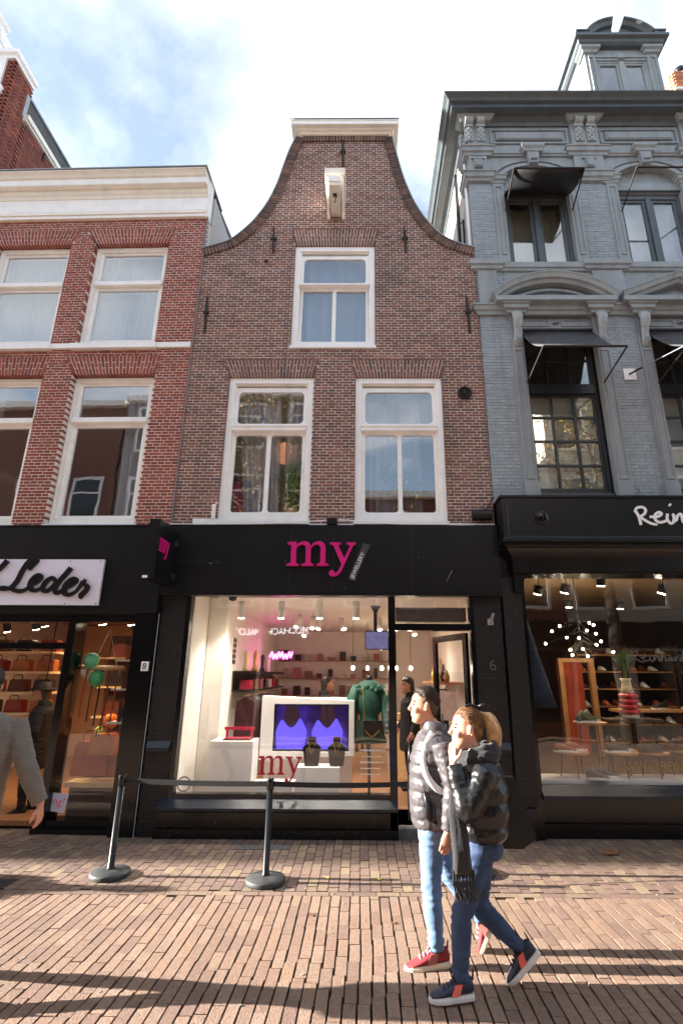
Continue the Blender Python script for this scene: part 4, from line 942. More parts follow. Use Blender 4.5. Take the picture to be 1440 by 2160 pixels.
TB = mat('terrace_brick', (128, 82, 68), .85, var=.2, vs=20, dirt=.2); TC = mat('terrace_cream', (206, 198, 182), .8, var=.08); TD = mat('terrace_dark', (116, 104, 98), .85, var=.2, vs=20)
terrace('terrace_house', 'brown brick terrace house farther up the street', -20.5, -12.6, .0, 10.7, 1, TB, 4, 3)
terrace('terrace_house', 'cream terrace house farther up the street', -30, -20.6, .0, 10.7, 1, TC, 4, 3)
terrace('terrace_house', 'dark brick terrace house farther up the street', -42, -30.1, .0, 10.7, 1, TD, 5, 3)
terrace('terrace_house', 'last cream terrace house far up the street', -56, -42.1, .0, 10.7, 1, TC, 6, 3)
terrace('terrace_house', 'brown brick house beyond the grey house', 8.0, 15, .1, 11.2, 1, TB, 4, 3)
op = [terrace('opposite_house', 'dark brick house across the street with white windows', -9.5, -1.2, -10.3, 12.0, -1, TD, 4, 3),
      terrace('opposite_house', 'brown brick house across the street behind the tree', -1.1, 6.5, -10.3, 8.0, -1, TB, 4, 3),
      terrace('opposite_house', 'cream house across the street', 6.6, 16, -10.3, 12.2, -1, TC, 5, 3),
      terrace('opposite_house', 'brick house at the far end across the street', -22, -9.6, -10.3, 11.8, -1, TB, 6, 3)]
os_ = thing('shop_sign', 'white wall lettering of the shop across the street', 'sign', (-2.4, -10.23, 2.9), world=True)
text('MUCHACHOMALO°', .29, glow('lit_letter', (255, 255, 255), 1.5), 'lettering', os_, (-1.86, -10.235, 3.06), rot=(R(90), 0, R(180)), ext=.02, sx=.9)
# street trees across the street, seen only as reflections
BLF = [mat('tree_leaf', (110, 108, 44), .6, var=.3, vs=3), mat('tree_leaf_gold', (190, 150, 60), .6, var=.2, vs=3)]
tr = thing('street_tree', 'tall yellowing street tree across the street before the dark brick house', 'tree', (-3.1, -9.3, 0))
b = MB(); b.smooth = True
b.limb([(0, 0, -.05), (.03, 0, 2.5), (-.05, .05, 5), (-.2, .1, 7.5), (-.3, .1, 10.5)], [.2, .17, .14, .1, .04], 10); brn = []
for k in range(15):
    a = k*2.4; q0 = Vector((-.05-.015*k, .05, 5+k*.36)); q = q0+Vector((math.cos(a)*1.7, math.sin(a)*.75+.1, 1.0+.05*k)); b.limb([q0, q0.lerp(q, .5)+Vector((0, 0, .12)), q], [.06, .04, .012], 6); brn.append((q0, q))
b.build('trunk', BARK, tr); b = MB()
for q0, q in brn:
    for k in range(300):
        c = q0.lerp(q, rnd.uniform(.3, 1.1))+Vector((rnd.gauss(0, .36), rnd.gauss(0, .26), rnd.gauss(0, .33))); s_ = rnd.uniform(.035, .075)
        b.T = Matrix.Translation(c) @ Matrix.Rotation(rnd.uniform(0, 6.3), 4, 'Z') @ Matrix.Rotation(rnd.uniform(-1.2, 1.2), 4, 'X'); b.m = int(k % 3 == 0)
        b.add([(-s_, 0, 0), (0, -s_*.6, .01), (s_, 0, 0), (0, s_*.6, .01)], [(0, 1, 2, 3)])
b.T = None; b.build('crown', BLF, tr)
t2 = dup(tr, label='second yellowing street tree across the street before the cream house'); t2.location = (7.6, -9.2, 0); t2.rotation_euler = (0, 0, R(180))
# ================================================================ rooms behind the windows
def curtain(label, x0, x1, y, z0, z1, m, folds=9, amp=.03, gather=None, n=70, sag=0., grp=None):
    b = MB(); b.smooth = True; k = 8; rows = []
    for j in range(k+1):
        t = j/k; z = lerp(z1, z0, t); a0, a1 = x0, x1
        if gather: a0 = lerp(x0, gather[0], t**.7); a1 = lerp(x1, gather[1], t**.7)
        rows.append([(lerp(a0, a1, i/n), y+amp*math.sin(folds*2*math.pi*i/n+.6*math.sin(3*t+i*.3))*(.5+.5*t)+amp*.5*math.sin(i*.37+t), z) for i in range(n+1)])
    vs = [p for r in rows for p in r]; fs = [(j*(n+1)+i, j*(n+1)+i+1, (j+1)*(n+1)+i+1, (j+1)*(n+1)+i) for j in range(k) for i in range(n)]
    b.add(vs, fs); return b.build('curtain', m, label=label, cat='curtain', group=grp)
curtain('pale curtain filling the gable attic window', -1.12, .1, .24, 6.7, 8.5, sheer('sheer_sky_tint', (206, 216, 232), .9), 5, .03)  # blue of the reflected sky is put into the curtain colour
curtain('thin sheer curtain behind the window with pink chair', -2.0, -1.3, .26, 3.85, 5.95, SHEER2, 6, .04, gather=(-1.75, -1.25))
curtain('thin sheer curtain beside the lamp', -1.2, -.82, .26, 3.85, 5.95, SHEER2, 4, .04)
curtain('white curtain with dotted edges behind the lemon tree', .06, .86, .5, 3.85, 5.95, sheer('white_drape', (226, 228, 234), .92), 6, .05)
b = MB()
curtain('full white net curtain in the upper red brick window beside the gable', -4.45, -3.3, .33, 6.72, 8.62, SHEER, 16, .03)
curtain('full white net curtain in the upper red brick window next along', -6.1, -4.95, .35, 6.72, 8.62, SHEER, 16, .03)
curtain('white net curtain drawn to one side of the lower red brick window', -3.72, -3.25, .33, 3.82, 6.12, SHEER, 7, .04, gather=(-3.66, -3.28))
curtain('white net curtain in the lower red brick window next along', -6.1, -5.7, .42, 3.82, 6.12, SHEER, 5, .04)
for k, c in enumerate(BAY):
    curtain(['beige curtain behind the arched window under the black awning', 'white curtain behind the arched window with bare awning frame', 'white curtain behind the last arched window'][k], c-.5, c+.5, .34, 8.25, 9.7, [sheer('drape_beige', (222, 214, 190), .95), sheer('drape_white', (226, 230, 238), .95), SHEER][k], 6, .03)
    z0, z1 = 4.36, 5.9; e = thing('window_blind', ['cream slatted blind in the barred window beside the gable', 'cream slatted blind in the farther barred window', 'cream slatted blind in the last barred window'][k], 'blind', (c+.06, .3, z0), world=True)
    for i in range(44):
        z = z0+i*.0345; b = MB(); b.box(c-.42, c+.55, .235, .241, z, z+.031); b.build('slat', BLIND, e)
# plants and furniture at the first floor windows
def pot(x, y, z, r, h, m, par):
    b = MB(); b.smooth = True; b.lathe([(r*.75, 0), (r*.98, h*.9), (r, h), (r*.9, h), (r*.85, h*.85), (.001, h*.85)], (x, y, z), 18); return b.build('pot', m, par)
BASKET = mat('basket', (196, 170, 128), .8, var=.3, vs=60, bump=.4)
def grass_plant(name, lab, x, y, z, r, h, hg, n, m=GRASS, potm=BASKET, spread=.28):
    e = thing(name, lab, 'plant', (x, y, z), world=True); pot(x, y, z, r, h, potm, e); b = MB()
    for k in range(n):
        a = rnd.uniform(0, 6.28); q = rnd.random()**.6; d = Vector((math.cos(a), math.sin(a)*.6, 0))*spread*q; hh = hg*rnd.uniform(.6, 1)
        p0 = Vector((x, y, z+h*.8))+d*.15; p1 = p0+d*.5+Vector((0, 0, hh*.65)); p2 = p0+d*1.2+Vector((0, 0, hh))
        w = Vector((-d.y, d.x, 0)).normalized()*.006 if d.length > .001 else Vector((.006, 0, 0))
        b.add([p0-w, p0+w, p1+w, p1-w, p2], [(0, 1, 2, 3), (3, 2, 4)])
    b.build('blades', m, e); return e
grass_plant('grass_plant', 'green grass plant in woven pot behind the first floor window', -1.05, .2, 3.86, .1, .2, .85, 220)
e = thing('lemon_tree', 'little lemon tree in clay pot behind the first floor window', 'plant', (.6, .36, 3.86), world=True)
pot(.58, .36, 3.86, .11, .2, mat('clay', (186, 128, 92), .8, var=.15), e)
b = MB(); b.tube([(.58, .36, 4.0), (.57, .36, 4.3), (.6, .36, 4.6)], .012); br = []
for k in range(14):
    a = k*2.4; p = Vector((.58, .36, 4.25+.025*k)); q = p+Vector((math.cos(a)*.3, math.sin(a)*.12, .12+.02*(k % 5))); b.tube([p, q], .005, 5); br.append((p, q))
b.build('stem', BARK, e); b = MB(); b.smooth = False
for p, q in br:
    for k in range(44):
        c = p.lerp(q, rnd.uniform(.2, 1.15))+Vector((rnd.gauss(0, .03), rnd.gauss(0, .03), rnd.gauss(0, .04))); s = rnd.uniform(.02, .04)
        b.T = Matrix.Translation(c) @ Matrix.Rotation(rnd.uniform(0, 6.3), 4, 'Z') @ Matrix.Rotation(rnd.uniform(.2, 1.4), 4, 'X'); b.add([(-s, 0, 0), (0, -s*.45, 0), (s, 0, 0), (0, s*.45, 0)], [(0, 1, 2, 3)])
b.T = None; b.build('foliage', mat('lemon_leaf', (74, 112, 48), .4, var=.3, vs=20), e)
LEM = mat('lemon', (232, 206, 60), .45)
for dx, z in ((-.14, 4.36), (-.12, 4.12), (.08, 4.12), (.16, 4.28), (.2, 4.02), (.02, 4.5)):
    b = MB(); b.smooth = True; b.ell((.58+dx, .24, z), (.024, .024, .032), 10, 8); b.build('lemon', LEM, e)
e = thing('hanging_lamp', 'round glowing paper lamp behind the first floor window', 'lamp', (-1.25, .8, 4.9), world=True)
b = MB(); b.smooth = True; b.lathe([(.05, .2), (.15, .14), (.17, 0), (.13, -.12), (.05, -.15)], (-1.28, .8, 5.18), 18); b.build('shade', glow('paper_shade', (226, 150, 112), .14), e)
b = MB(); b.tube([(-1.28, .8, 5.35), (-1.28, .8, 6.4)], .006); b.build('cord', BLACK, e)
e = thing('pink_chair', 'bright pink upholstered chair behind the first floor window', 'chair', (-1.75, .75, 3.8), world=True)
PK = mat('pink_fabric', (236, 70, 150), .7, sheen=.3); b = MB(); b.box(-2.0, -1.5, .55, 1.0, 4.02, 4.14); b.build('seat', PK, e)
b = MB(); b.prism([(-1.98, 4.1), (-1.86, 4.1), (-1.93, 4.62), (-2.05, 4.6)], .55, 1.0); b.build('backrest', PK, e)
for x in (-1.97, -1.54):
    for y in (.58, .96): b = MB(); b.tube([(x, y, 3.8), (x, y, 4.02)], .02); b.build('leg', WOOD, e)
e = thing('glass_chandelier', 'small glass chandelier hanging behind the first floor window', 'lamp', (.32, 1.0, 5.2), world=True)
b = MB(); b.smooth = True
for k in range(8): a = k*.785; b.tube([(.32, 1.0, 5.5), (.32+.1*math.cos(a), 1.0+.1*math.sin(a), 5.32), (.32+.16*math.cos(a), 1.0+.16*math.sin(a), 5.12)], [.012, .02, .012], 6)
b.tube([(.32, 1, 5.5), (.32, 1, 6.4)], .005); b.build('arms', mat('silver', (190, 196, 204), .2, .8), e)
# ================================================================ the three shops inside
def room(par, x0, x1, y0, y1, z0, z1, wm, fm, cm):
    b = MB(); b.box(x0-.03, x0, y0, y1, z0, z1); b.box(x1, x1+.03, y0, y1, z0, z1); b.box(x0, x1, y1, y1+.05, z0, z1); b.build('shop_wall', wm, par)
    b = MB(); b.box(x0-.03, x1+.03, y0, y1+.05, z0-.06, z0); b.build('shop_floor', fm, par)
    b = MB(); b.box(x0-.03, x1+.03, y0, y1+.05, z1, z1+.05); b.build('shop_ceiling', cm, par)
def spotlight(lab, grp, x, y, z, ln, r, m, aim=(0, 0, -1), power=0, col=(1, .92, .82)):
    e = thing('ceiling_spotlight', lab, 'spotlight', (x, y, z), group=grp); a = Vector(aim).normalized()
    b = MB(); b.smooth = True; b.limb([(0, 0, 0), a*ln], r, 14); b.tube([(0, 0, 0), (0, 0, .1)], .008, 6); b.build('can', m, e)
    b = MB(); b.limb([a*(ln+.001), a*(ln+.006)], r*.8, 14); b.build('lamp_face', LAMP, e)
    if power:
        l = bpy.data.lights.new('lamp', 'SPOT'); l.energy = power; l.color = col; l.spot_size = R(130); l.spot_blend = .8; l.shadow_soft_size = .08
        lo = bpy.data.objects.new('lamp', l); C.objects.link(lo); lo.parent = e; lo.location = a*(ln+.03); lo.rotation_euler = a.to_track_quat('-Z', 'Y').to_euler()
    return e
SPW = mat('white_can', (236, 232, 226), .4); SPB = mat('black_can', (24, 24, 26), .4)
# --- jewellery shop
room(H, -2.28, 1.68, .13, 7.2, .11, 2.9, SHOPW, SHOPF, SHOPW)
for x in (-1.77, -1.2, -.65, -.13): spotlight('white cylinder spotlight on the front rail of the jewellery shop', 'front spotlights in the jewellery shop', x, .65, 2.82, .24, .048, SPW, (0, .02, -1), 13)
for x, y in ((-1.15, 2.6), (-.95, 2.75), (-.8, 3.0), (-.45, 3.0), (.25, 3.1), (.8, 2.2), (1.0, 4.2), (-1.3, 4.6)): spotlight('white cylinder spotlight deeper inside the jewellery shop', 'rear spotlights in the jewellery shop', x, y, 2.82, .22, .05, SPW, (rnd.uniform(-.4, .4), -.35, -1), 6.5)
MB().box(-2.1, .3, .62, .68, 2.86, 2.9).build('light_rail', SPW, label='white lighting rail under the jewellery shop ceiling', cat='rail')
MB().box(-2.27, -2.0, .8, 1.25, .11, 2.88).build('wall_pillar', SHOPW, label='cream pillar at the end of the jewellery window', cat='pillar')
PW = mat('plinth_white', (240, 236, 230), .5, var=.02)
e = thing('display_unit', 'white display frame holding a large screen in the jewellery window', 'display unit', (-.79, .95, .11), world=True)
b = MB(); b.hole(-1.43, -.15, .11, 1.53, rloop(-1.26, -.22, .81, 1.42, .004, 1), .82, 1.1); b.box(-1.4, -.18, 1.08, 1.12, .2, 1.5); b.build('frame', PW, e)
SCR = mat('screen', (40, 24, 110), .15); t_ = SCR.node_tree; n_ = t_.nodes; g_ = n_.new('ShaderNodeNewGeometry'); no_ = n_.new('ShaderNodeTexNoise'); no_.inputs['Scale'].default_value = 2.6; no_.inputs['Detail'].default_value = 2
rp2 = n_.new('ShaderNodeValToRGB'); rp2.color_ramp.elements[0].position = .42; rp2.color_ramp.elements[0].color = lin((22, 12, 34)); rp2.color_ramp.elements[1].position = .62; rp2.color_ramp.elements[1].color = lin((52, 34, 130))
t_.links.new(g_.outputs['Position'], no_.inputs['Vector']); t_.links.new(no_.outputs[0], rp2.inputs[0]); t_.links.new(rp2.outputs[0], n_['Principled BSDF'].inputs['Emission Color']); n_['Principled BSDF'].inputs['Emission Strength'].default_value = .32
b = MB(); b.box(-1.262, -.218, .9, 1.0, .808, 1.422); b.box(-1.262, -.218, .86, .9, .808, .835); b.box(-1.262, -.218, .86, .9, 1.4, 1.422); b.box(-1.262, -1.24, .86, .9, .835, 1.4); b.box(-.24, -.218, .86, .9, .835, 1.4); tv = b.build('screen_case', BLACK, e)
MB().box(-1.24, -.24, .893, .897, .835, 1.4).build('screen', SCR, tv)
VIO = glow('screen_violet', (84, 70, 190), .28); UMB = glow('screen_umber', (40, 18, 30), .2)
for x in (-1.02, -.52):
    b = MB(); b.prism([(x-.19, .837), (x+.19, .837)]+[(q.x, q.y) for q in cat_rom([(x+.2, .95, 0), (x+.215, 1.07, 0), (x+.17, 1.16, 0), (x+.12, 1.23, 0), (x+.05, 1.14, 0), (x, 1.11, 0), (x-.05, 1.13, 0), (x-.13, 1.21, 0), (x-.18, 1.14, 0), (x-.215, 1.05, 0), (x-.2, .95, 0)], 4)], .8905, .8925); b.build('picture_shape', VIO, tv)
    b = MB(); b.prism([(q.x, q.y) for q in cat_rom([(x-.115, 1.24, 0), (x-.05, 1.15, 0), (x, 1.125, 0), (x+.05, 1.16, 0), (x+.11, 1.25, 0), (x+.09, 1.32, 0), (x+.1, 1.395, 0)], 4)]+[(x-.1, 1.395), (x-.09, 1.32)], .8908, .8925); b.build('picture_shape', UMB, tv)
def plinth(lab, x0, x1, y0, y1, z): return MB().box(x0, x1, y0, y1, .11, z).build('display_plinth', PW, label=lab, cat='plinth')
plinth('white plinth with red jewellery tray in the shop window', -2.0, -1.44, .4, .8, .985); plinth('low white plinth under the two necklace stands', -.86, -.32, .28, .6, .70); plinth('white platform along the floor of the jewellery window', -1.42, -.9, .3, .7, .5)
RED = mat('crimson', (178, 24, 62), .4); TR = MB(); TR.box(-1.86, -1.5, .48, .7, .985, 1.0); e = TR.build('jewellery_tray', mat('tray', (70, 30, 30), .5), label='dark tray with crimson lining on white plinth', cat='tray')
MB().box(-1.84, -1.52, .5, .68, 1.0005, 1.01).build('lining', RED, e)
b = MB(); b.box(-1.9, -1.5, .72, .75, 1.09, 1.13); b.box(-1.88, -1.85, .72, .75, .985, 1.09); b.box(-1.55, -1.52, .72, .75, .985, 1.09); b.build('jewellery_rack', RED, label='crimson jewellery rack on white plinth', cat='rack')
for x in (-.68, -.36):
    e = thing('necklace_stand', 'black necklace bust on low white plinth', 'display bust', (x, .42, .70), group='necklace busts in the shop window')
    b = MB(); b.prism([(-.085, 0), (.085, 0), (.115, .22), (.05, .27), (.045, .34), (-.045, .34), (-.05, .27), (-.115, .22)], -.02, .04); b.build('bust', BLACK, e)
    b = MB(); b.tube([(-.05, -.03, .29), (-.02, -.035, .2), (0, -.035, .14), (.02, -.035, .2), (.05, -.03, .29)], .006, 6); b.build('necklace', mat('gold', (220, 180, 90), .25, .9), e)
e = thing('window_lettering', 'crimson vinyl letters my on the jewellery shop glass', 'lettering', (-1.0, .046, .6), world=True)
def LV(p): return [(-1.29+(x-165)*.00062, .655-(y-450)*.00068+.0) for x, y in p]
for nm, P in (('letter_m', MP), ('letter_y', YP)):
    b = MB()
    for i, p in enumerate(P): b.prism(LV(p), .0455-.0003*i, .0485)
    b.build(nm, RED, e)
e = thing('window_sticker', 'round no-entry style sticker low on the shop glass', 'sticker', (-2.16, .046, .55), world=True)
b = MB(); b.T = Matrix.Translation((-2.17, .048, .55)) @ Matrix.Rotation(R(90), 4, 'X'); b.loft([[(r*math.cos(2*math.pi*k/24), r*math.sin(2*math.pi*k/24), z) for k in range(24)] for r, z in ((.085, 0), (.085, .003), (.07, .003), (.07, 0))], closed=True); b.box(-.078, .078, -.007, .007, .0, .0025); b.build('ring', mat('sticker_grey', (150, 120, 130), .5), e)
e = thing('window_text', 'white opening hours text on the shop glass', 'lettering', (.1, .046, .7), world=True)
b = MB()
for k, (wd, hh) in enumerate(((.3, .022), (.24, .01), (.27, .016), (.24, .012), (.24, .012))):
    x = -.05
    while x < -.05+wd: q = rnd.uniform(.008, .02); b.box(x, x+q, .0472, .0488, .92-.065*k, .92-.065*k+hh); x += q+.008
b.build('print', WHITE, e, kind='stuff')
# mannequin in green dress
e = thing('mannequin', 'headless mannequin in dark green ruffled dress with gold chain bag', 'mannequin', (.06, 1.1, .11), world=True)
DG = mat('green_dress', (28, 74, 58), .6, var=.2, vs=25, bump=.4, bs=40); b = MB(); b.smooth = True
def tors(zs): return [[(.06+a*math.cos(2*math.pi*k/20)*(1+.05*math.sin(k*5+z*9)), 1.1+d*math.sin(2*math.pi*k/20), z) for k in range(20)] for z, a, d in zs]
b.loft(tors([(.9, .24, .17), (.97, .23, .16), (1.1, .19, .14), (1.2, .15, .11), (1.24, .14, .1), (1.3, .17, .12), (1.45, .19, .13), (1.6, .20, .12), (1.7, .14, .09), (1.74, .07, .06)]))
for s in (-1, 1): b.limb([(.06+s*.17, 1.1, 1.66), (.06+s*.25, 1.08, 1.45), (.06+s*.25, 1.06, 1.2), (.06+s*.23, 1.04, 1.02)], [.07, .085, .075, .04], 12)
for k in range(14): b.ell((.06+.16*math.cos(k*.45), 1.0, 1.62+.03*math.sin(k*2.)), (.04, .03, .035), 8, 6)
b.build('dress', DG, e); b = MB(); b.smooth = True; b.lathe([(.05, 1.72), (.05, 1.8), (.001, 1.81)], (.06, 1.1, 0), 14); b.build('neck', BLACK, e)
b = MB(); b.tube([(.06, 1.1, .11), (.06, 1.1, .95)], .02); b.lathe([(.16, .11), (.16, .125), (.02, .13)], (.06, 1.1, 0)); b.build('stand', POST, e)
b = MB(); b.box(-.02, .24, .9, .95, 1.06, 1.2); b.build('handbag', BLACK, e)
GOLD = mat('gold_chain', (214, 176, 96), .3, .8); b = MB(); b.tube(cat_rom([(-.03, .93, 1.66), (-.02, .9, 1.4), (0, .9, 1.2)], 5), .006, 6); b.tube(cat_rom([(.0, .9, 1.08), (.1, .89, 1.0), (.2, .9, 1.08)], 5), .006, 6); b.build('chain', GOLD, e)
e = thing('hanging_screen', 'small screen hanging from the jewellery shop ceiling', 'screen', (.2, 1.8, 2.2), world=True)
MB().box(0, .38, 1.8, 1.86, 2.2, 2.5).build('case', POST, e); MB().box(.015, .365, 1.795, 1.7995, 2.215, 2.485).build('screen', mat('screen_dim', (70, 68, 96), .2, emit=.4, var=.4, vs=9), e)
b = MB(); b.lathe([(.09, 2.9), (.05, 2.84), (.03, 2.8), (.03, 2.5)], (.17, 1.84, 0)); b.build('pole', POST, e)
e = thing('wall_shelf', 'long black shelf along the jewellery shop wall', 'shelf', (-2.1, 4, 1.55), world=True)
MB().box(-2.28, -1.98, 2.5, 6.5, 1.83, 1.87).build('board', BLACK, e); MB().box(-2.28, -1.98, 2.5, 6.5, 1.53, 1.56).build('board', BLACK, e); MB().box(-2.279, -2.26, 2.5, 6.5, 1.56, 1.83).build('back_panel', BLACK, e)
cols = [RED, mat('tan_bag', (120, 84, 64), .6), mat('rose', (160, 92, 100), .6), BLACK, mat('pale_box', (190, 178, 164), .6)]
for k in range(7):
    y = 2.7+k*.5; e = MB(); e.prism_x([(y, 1.561), (y+.3, 1.561), (y+.26, 1.561+.14+.03*(k % 3)), (y+.05, 1.561+.16)], -2.2, -2.02)
    e.build('shelf_bag', cols[k % 5], label=['crimson', 'tan', 'rose', 'black', 'pale'][k % 5]+' bag on the long black shelf'+(', farther in' if k > 4 else ''), cat='bag')
for k in range(4):
    y = 2.8+k*.75; b = MB(); b.smooth = True; b.lathe([(.05, 0), (.06, .02), (.03, .1), (.045, .3), (.02, .34+.04*(k % 2))], (-2.12, y, 1.87), 14)
    b.build('display_cone', [WOODP, GOLD, BLACK, SPW][k], label=['pale wooden', 'gold', 'black', 'white'][k]+' jewellery cone on top of the long shelf', cat='display cone')
b = MB(); b.tube([(-2.0, 2.3, 1.47), (-2.0, 5.6, 1.47)], .012); b.build('clothes_rail', GOLD, label='gold clothes rail in the jewellery shop', cat='clothes rail')
VEL = mat('wine_cloth', (62, 14, 28), .7, var=.2, vs=30)
for k in range(12):
    y = 2.45+k*.22; b = MB(); b.smooth = True; b.loft([[(-2.0+a*math.cos(2*math.pi*q/12)*(1+.1*math.sin(3*q)), y+.04*math.sin(2*math.pi*q/12), z) for q in range(12)] for z, a in ((.55, .2), (.9, .19), (1.2, .18), (1.38, .17), (1.44, .05), (1.475, .012))])
    b.build('hanging_dress', [VEL, VEL, BLACK, DG][k % 4], label=['wine red dress hanging on the gold rail', 'wine red dress hanging on the gold rail', 'black dress hanging on the gold rail', 'green dress hanging on the gold rail'][k % 4], cat='dress', group=['wine dresses on the rail', 'wine dresses on the rail', 'black dresses on the rail', 'green dresses on the rail'][k % 4])
for k in range(5):
    b = MB()
    for s in (-1, 1): b.T = Matrix.Translation((-2.265, 2.42+s*.06, 2.02+.09*k)) @ Matrix.Rotation(R(90), 4, 'Y'); b.lathe([(.03, 0), (.042, .004), (.042, .012), (.03, .014)], n=12)
    b.T = None; b.build('sunglasses', BLACK, label='dark sunglasses hung in a column on the shop wall', cat='sunglasses', group='sunglasses on the wall')
b = MB(); b.smooth = True; b.tube(cat_rom([(-1.95+.035*k, 4.2+.0*k, 2.18+(.08 if k % 2 else -.06)*(1 if k % 3 else .5)) for k in range(14)], 5), .014, 6); b.build('neon_sign', glow('neon_pink', (255, 60, 190), 5), label='pink neon scribble sign on the shop wall', cat='neon sign')
for k in range(5):
    x = -.25+k*.3; e = thing('pendant_lamp', 'small clear pendant bulb over the shop counter', 'lamp', (x, 4.4, 1.95), group='pendant bulbs over the counter')
    b = MB(); b.smooth = True; b.ell((0, 0, 0), (.03, .03, .04), 10, 8); b.build('bulb', LAMP, e); b = MB(); b.tube([(0, 0, .03), (0, 0, .95)], .005, 5); b.build('cord', BLACK, e)
MB().box(-.6, .9, 4.6, 5.1, .11, 1.05).build('counter', WOODP, label='pale wooden shop counter', cat='counter')
b = MB(); b.box(.5, 1.0, 3.0, 3.4, .11, 1.0); b.build('side_table', WOODP, label='pale wooden side table inside the shop door', cat='table')
MB().box(1.2, 1.67, 2.4, 4.6, 1.66, 1.7).build('wall_shelf', WOOD, label='wooden shelf on the wall beside the open door', cat='shelf')
for k in range(6):
    b = MB(); b.smooth = True; b.lathe([(.04, 0), (.06+.01*(k % 3), .08), (.03, .16+.06*(k % 2)), (.02, .2+.1*(k % 3))], (1.4, 2.5+k*.33, 1.7), 12)
    b.build('vase', [WOOD, BLACK, BASKET, SPW, LEAFB, GOLD][k], label=['brown', 'black', 'straw', 'white', 'rust coloured', 'gold'][k]+' vase on the wooden shelf beside the door', cat='vase')
e = thing('price_board', 'white notice board with red dots on the shop wall', 'notice', (1.5, 2.4, 1.3), world=True)
MB().box(1.18, 1.52, 2.38, 2.4, 1.1, 1.55).build('panel', mat('notice', (236, 214, 214), .5), e)
for k in range(3): b = MB(); b.T = Matrix.Translation((1.24, 2.378, 1.18+.09*k)) @ Matrix.Rotation(R(90), 4, 'X'); b.lathe([(.001, 0), (.02, 0), (.02, .003), (.001, .003)], n=12); b.build('dot', RED, e)
MB().box(.41, 1.35, .2, .4, 2.5, 2.68).build('shutter_box', mat('shutter_grey', (112, 112, 112), .5, .3), label='grey roller shutter box behind the door transom', cat='shutter box')
b = MB(); b.smooth = True; b.ell((-1.86, .45, 2.84), (.06, .06, .05)); b.build('security_camera', BLACK, label='small dome camera under the shop ceiling', cat='camera')
# --- leather shop
ORW = mat('leather_wall', (214, 160, 116), .8, var=.06); DW = mat('dark_wall', (74, 50, 38), .8, var=.1)
room(HL, -8.4, -2.95, .4, 5.6, .06, 2.9, ORW, SHOPF, mat('leather_ceiling', (150, 92, 62), .8))
for k, (x, y, p) in enumerate(((-3.85, .75, 9), (-3.45, .8, 9), (-4.45, 1.2, 8), (-4.9, 1.1, 8), (-5.4, 1.7, 7), (-3.6, 2.4, 7), (-4.4, 3.2, 7), (-6.2, 2.2, 10))): spotlight('black cylinder spotlight under the leather shop ceiling', 'black spotlights in the leather shop', x, y, 2.75, .26, .06, SPB, (.1, .3, -1), p, (1, .72, .42))
BRN = [mat('leather_tan', (160, 84, 44), .45, var=.15), mat('leather_brown', (104, 52, 30), .4, var=.15), mat('leather_black', (32, 26, 24), .4), mat('leather_red', (146, 48, 32), .45), mat('leather_cognac', (186, 104, 52), .45)]
LN = ['tan', 'brown', 'black', 'red', 'cognac']
def bag(x, y, z, w, h, d, k, where, par=None):
    e = thing('leather_bag', LN[k]+' leather bag '+where, 'bag', (x, y, z), group=(LN[k]+' leather bags '+where) if 'luggage' in where else None)
    b = MB(); b.prism([(-w/2, 0), (w/2, 0), (w*.45, h*.9), (w*.36, h), (-w*.36, h), (-w*.45, h*.9)], -d/2, d/2); b.build('body', BRN[k], e)
    b = MB(); b.tube(cat_rom([(-w*.25, -d/2-.004, h*.85), (-w*.2, -d/2, h*1.3), (w*.2, -d/2, h*1.3), (w*.25, -d/2-.004, h*.85)], 5), .008, 6); b.build('handle', BRN[(k+1) % 3], e)
    b = MB(); b.box(-w*.4, w*.4, -d/2-.008, -d/2, h*.5, h*.9); b.build('flap', BRN[k], e)
for x0, nm in ((-5.5, 'beside the pillar'),):
    for z in (1.28, 1.56, 1.84, 2.12):
        e = thing('wall_shelf', {1.28: 'lowest', 1.56: 'second', 1.84: 'third', 2.12: 'topmost'}[z]+' pale wooden shelf of the leather shop rack', 'shelf', (-4.9, 1.1, z), world=True)
        MB().box(-5.6, -4.55, .95, 1.25, z-.03, z).build('board', WOODP, e)
        for i in range(3): bag(-5.4+.36*i, 1.1, z, .26, .17, .14, (i+int(z*10)) % 5, 'on the '+{1.28: 'lowest', 1.56: 'second', 1.84: 'third', 2.12: 'topmost'}[z]+' pale rack shelf')
b = MB()
for x in (-4.58, -5.5): b.tube([(x, .96, .06), (x, .96, 2.9)], .012, 6)
b.build('shelf_rack_pole', IRON, label='pair of iron uprights of the pale shelf rack', cat='rack')
for z in (1.2, 1.62, 2.0):
    e = thing('glass_shelf', {1.2: 'low', 1.62: 'middle', 2.0: 'high'}[z]+' white shelf at the edge of the leather shop window', 'shelf', (-3.2, .6, z), world=True); MB().box(-3.42, -2.97, .5, .75, z-.025, z).build('board', SPW, e); bag(-3.18, .62, z, .26, .2, .14, int(z*10) % 5, 'on the '+{1.2: 'low', 1.62: 'middle', 2.0: 'high'}[z]+' white window shelf')
for k in range(4):
    for i in range(4): bag(-4.5+.42*i, 3.0, .6+.5*k, .3, .24, .16, (i+k) % 5, 'on the '+['lowest', 'second', 'third', 'topmost'][k]+' back shelf')
    e = thing('wall_shelf', ['lowest', 'second', 'third', 'topmost'][k]+' wooden back shelf of the leather shop', 'shelf', (-3.9, 3.0, .58+.5*k), world=True); MB().box(-4.8, -2.97, 2.85, 3.2, .57+.5*k, .6+.5*k).build('board', WOODP, e)
MB().box(-4.8, -2.97, 3.2, 3.25, .06, 2.5).build('display_wall', DW, label='dark back panel behind the shop shelves', cat='wall')
